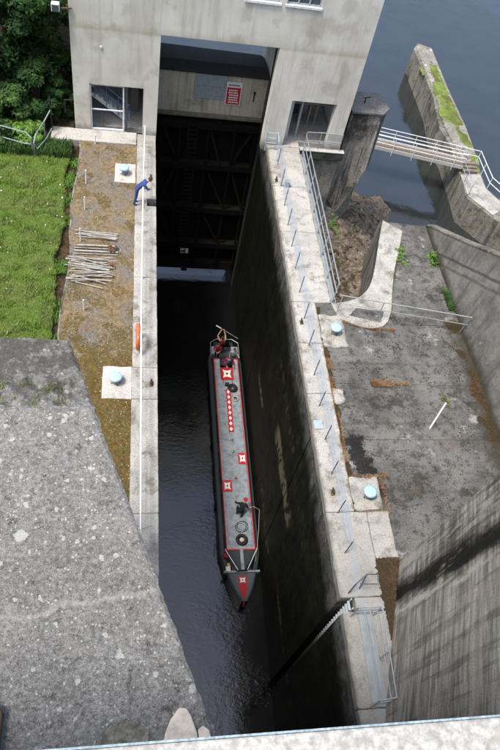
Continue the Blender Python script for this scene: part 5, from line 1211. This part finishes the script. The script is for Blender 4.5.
# ================================================================== PEOPLE
def person(name_label, loc, J, cols, hair='hair', hat=None, rz=0, group=None, s=1.0):
    """J: joints in metres, feet at z=0. cols: legs, torso, arms, shoes materials."""
    e = empty('person', loc, name_label, 'person', group, rz)
    V = []; E = []; Rr = []; kind = []
    def add(p, r, k, par=None):
        V.append(Vector(p)*s); Rr.append(r*s); kind.append(k); i = len(V)-1
        if par is not None: E.append((par, i))
        return i
    pel = add(J['hip'], .14, 'leg'); sp = add((Vector(J['hip'])*.5+Vector(J['chest'])*.5), .135, 'torso', pel); ch = add(J['chest'], .155, 'torso', sp)
    neck = add(Vector(J['chest'])*.45+Vector(J['head'])*.55, .055, 'skin', ch); hd = Vector(J['head'])
    add(hd-(hd-Vector(J['chest'])).normalized()*.06, .06, 'skin', neck)
    for sd_ in ('L', 'R'):
        hp = add(J['hipj'+sd_], .095, 'leg', pel); kn = add(J['knee'+sd_], .07, 'leg', hp); cf = add(Vector(J['knee'+sd_])*.6+Vector(J['foot'+sd_])*.4, .062, 'leg', kn)
        an = add(J['foot'+sd_], .045, 'leg', cf); toe = add(Vector(J['foot'+sd_])+Vector(J['toe']), .045, 'shoe', an)
        shd = add(J['sh'+sd_], .07, 'arm', ch); el = add(J['el'+sd_], .05, 'arm', shd); wr = add(J['hand'+sd_], .036, 'arm', el)
    me = bpy.data.meshes.new('skeleton'); me.from_pydata(V, E, []); o = bpy.data.objects.new('skeleton', me); C.objects.link(o)
    o.modifiers.new('skin', 'SKIN'); me.skin_vertices[0].data
    for i, r in enumerate(Rr): me.skin_vertices[0].data[i].radius = (r, r*(.8 if kind[i] == 'torso' else 1))
    me.skin_vertices[0].data[0].use_root = True
    sb = o.modifiers.new('sub', 'SUBSURF'); sb.levels = 1; sb.render_levels = 1
    dg = bpy.context.evaluated_depsgraph_get(); bm = bmesh.new(); bm.from_mesh(o.evaluated_get(dg).to_mesh())
    bpy.data.objects.remove(o)
    mats = [M[cols[0]], M[cols[1]], M[cols[2]], M['skin'], M[cols[3]]]; ix = {'leg': 0, 'torso': 1, 'arm': 2, 'skin': 3, 'shoe': 4}
    for f in bm.faces:
        c = f.calc_center_median(); j = min(range(len(V)), key=lambda k: (V[k]-c).length-Rr[k]*.8); f.material_index = ix[kind[j]]; f.smooth = True
    mb = MB(); fw = Vector(J.get('face', (0, -1, 0))).normalized(); side = fw.cross(Vector((0, 0, 1))).normalized() if abs(fw.z) < .95 else Vector((1, 0, 0))
    hd = hd*s
    mb.sphere(hd, (.082*s, .09*s, .115*s), 12, 9, 3); mb.sphere(hd+fw*.092*s-Vector((0, 0, .01)), (.016, .018, .022), 6, 5, 3)
    for q in (-1, 1): mb.sphere(hd+side*q*.085*s, (.018, .02, .03), 6, 5, 3)
    for sd_ in ('L', 'R'):      # hand: palm, four fingers, thumb, curled
        w = Vector(J['hand'+sd_])*s; dr = (Vector(J['hand'+sd_])-Vector(J['el'+sd_])).normalized(); sx = dr.cross(Vector((0, 0, 1)));  sx = sx.normalized() if sx.length > .1 else Vector((1, 0, 0))
        up = sx.cross(dr)
        mb.tube([w-dr*.01, w+dr*.03, w+dr*.09*s], [.026, .036, .034], 6, 3)
        for k in range(4):
            b = w+dr*.085*s+sx*(k-1.5)*.019; L = (.062, .075, .07, .055)[k]*s; mb.tube([b, b+dr*L*.6-up*.006, b+dr*L*.85-up*.03], [.0095, .009, .007], 5, 3)
        mb.tube([w+dr*.03+sx*.03, w+dr*.06+sx*.052, w+dr*.085+sx*.05-up*.015], [.011, .010, .008], 5, 3)
    tm_ = bpy.data.meshes.new('t'); tm_.from_pydata([tuple(v) for v in mb.v], [], mb.f); 
    for p in tm_.polygons: p.material_index = 3; p.use_smooth = True
    bm.from_mesh(tm_); out = bpy.data.meshes.new('body'); bm.to_mesh(out); bm.free()
    for m in mats: out.materials.append(m)
    b = bpy.data.objects.new('body', out); C.objects.link(b); b.parent = e
    hm_ = MB(); hm_.sphere(hd-fw*.012+Vector((0, 0, .03)), (.09*s, .097*s, .10*s), 12, 8)
    hm_.build('hair' if not hat else 'hat', M[hat or hair], e, smooth=True)
    if hat: MB().lathe(tuple(hd+Vector((0, 0, .05))), [(.12, 0), (.13, .01), (.09, .02)], 14).build('hat_brim', M[hat], e)
    em = MB()
    for q in (-1, 1): em.sphere(hd+fw*.08*s+side*q*.032*s+Vector((0, 0, .012)), .011, 6, 5)
    em.build('eye', M['black'], e)
    return e
def stand(**k):
    J = dict(hip=(0, 0, .93), chest=(0, 0, 1.33), head=(0, -.02, 1.64), hipjL=(-.1, 0, .88), hipjR=(.1, 0, .88), kneeL=(-.11, -.02, .49), kneeR=(.11, -.02, .49), footL=(-.12, 0, .07), footR=(.12, 0, .07),
             toe=(0, -.15, -.03), shL=(-.2, 0, 1.40), shR=(.2, 0, 1.40), elL=(-.27, -.03, 1.13), elR=(.27, -.03, 1.13), handL=(-.25, -.18, .92), handR=(.25, -.18, .92), face=(0, -1, 0))
    J.update(k); return J
# man in navy overalls leaning over the rail
person('man in navy blue overalls bending over the white handrail to look down', (.12, 25.5, 0), stand(hip=(.02, .02, .90), chest=(.34, .12, 1.17), head=(.62, .24, 1.27), hipjL=(0, .12, .86), hipjR=(.02, -.08, .86),
       kneeL=(.02, .14, .47), kneeR=(-.02, -.1, .47), footL=(-.08, .12, .07), footR=(-.12, -.14, .07), toe=(.15, 0, -.03), shL=(.36, .30, 1.18), shR=(.36, -.08, 1.16), elL=(.46, .40, .98), elR=(.52, -.10, .95), handL=(.36, .30, 1.1), handR=(.60, .05, .88), face=(.8, .2, -.5)),
       ('navy', 'navy', 'navy', 'navy'))
bg_ = empty('shoulder_bag', (.47, 25.5, 1.1), 'white bag hanging at the side of the leaning man', 'bag')
MB().sphere((0, 0, -.05), (.14, .12, .16), 10, 8).build('bag_body', M['whitecloth'], bg_, smooth=True); MB().tube([(0, .1, .05), (-.05, .14, .14), (-.12, .1, .16)], .012, 5).build('strap', M['whitecloth'], bg_)
# man crouching on the roof
person('man in dark clothes and a red cap crouching on the boat roof holding the line', (6.0, 14.75, RZ), stand(hip=(-.02, -.05, .52), chest=(.1, .16, .86), head=(.19, .32, 1.07), hipjL=(-.13, -.05, .50), hipjR=(.1, -.05, .50),
       kneeL=(-.15, .24, .42), kneeR=(.17, .05, .34), footL=(-.14, -.02, .06), footR=(.06, -.22, .06), toe=(0, .14, -.03), shL=(-.1, .2, .92), shR=(.28, .1, .9), elL=(-.32, .28, .85), elR=(.36, -.02, .72), handL=(-.28, .42, .72), handR=(.35, -.02, .58+.1), face=(.2, .9, -.3)),
       ('blackcloth', 'blackcloth', 'blackcloth', 'blackcloth'), hat='redcloth')
# crew at the stern
person('crew member in red top at the stern raising both arms with a long pole', (BX-.22, 26.35, WZ+.35), stand(elL=(-.3, .22, 1.55), elR=(.2, .28, 1.55), handL=(-.14, .4, 1.78), handR=(.1, .42, 1.8), face=(0, 1, .2)),
       ('blackcloth', 'redcloth', 'skin', 'blackcloth'), s=.98)
person('person in red jacket and dark trousers standing at the left of the stern', (5.42, 25.75, WZ+.55), stand(handR=(.1, -.28, 1.15), elR=(.28, -.1, 1.12), handL=(-.1, -.3, 1.1)), ('blackcloth', 'redcloth', 'darkred', 'blackcloth'), s=.9)
person('person in blue jeans and a white and red top standing in the stern hatchway', (6.08, 24.95, WZ+.25), stand(chest=(.03, -.1, 1.3), head=(.05, -.2, 1.6), handR=(.28, -.35, 1.1), handL=(-.15, -.4, 1.1)), ('jeans', 'blue_cloth', 'redcloth', 'blackcloth'))
person('person in a pale grey top at the right of the stern beside the wall', (6.42, 25.45, WZ+.35), stand(handR=(.3, -.25, 1.2)), ('jeans', 'greycloth', 'greycloth', 'blackcloth'), s=.97)
bh = empty('boat_pole', (5.75, 26.9, WZ+2.1), 'long thin boat pole with a white end held up at the stern', 'pole')
W(MB().tube([(5.42, 27.0, WZ+2.25), (6.7, 26.35, WZ+1.9)], .014, 6), 'shaft', M['pole'], bh); W(MB().tube([(5.3, 27.06, WZ+2.28), (5.62, 26.9, WZ+2.2)], .035, 6), 'white_end', M['white'], bh)

# river debris line seen through the tower: far white railing
fr2 = empty('river_railing', (4.5, 44, -6), 'pale railing frame glimpsed above the hut roof through the tower opening', 'railing')
W(MB().tube([(4.3, 42, -5.0), (7.6, 42, -5.2)], .05, 6).tube([(4.6, 42, -5.8), (7.0, 42, -4.6)], .05, 6).tube([(5.2, 42, -4.8), (6.6, 42, -6.0)], .05, 6).tube([(4.8, 42, -13.4), (4.8, 42, -4.8)], .05, 6).tube([(6.8, 42, -13.4), (6.8, 42, -4.6)], .05, 6), 'rail', M['rail_white'], fr2)
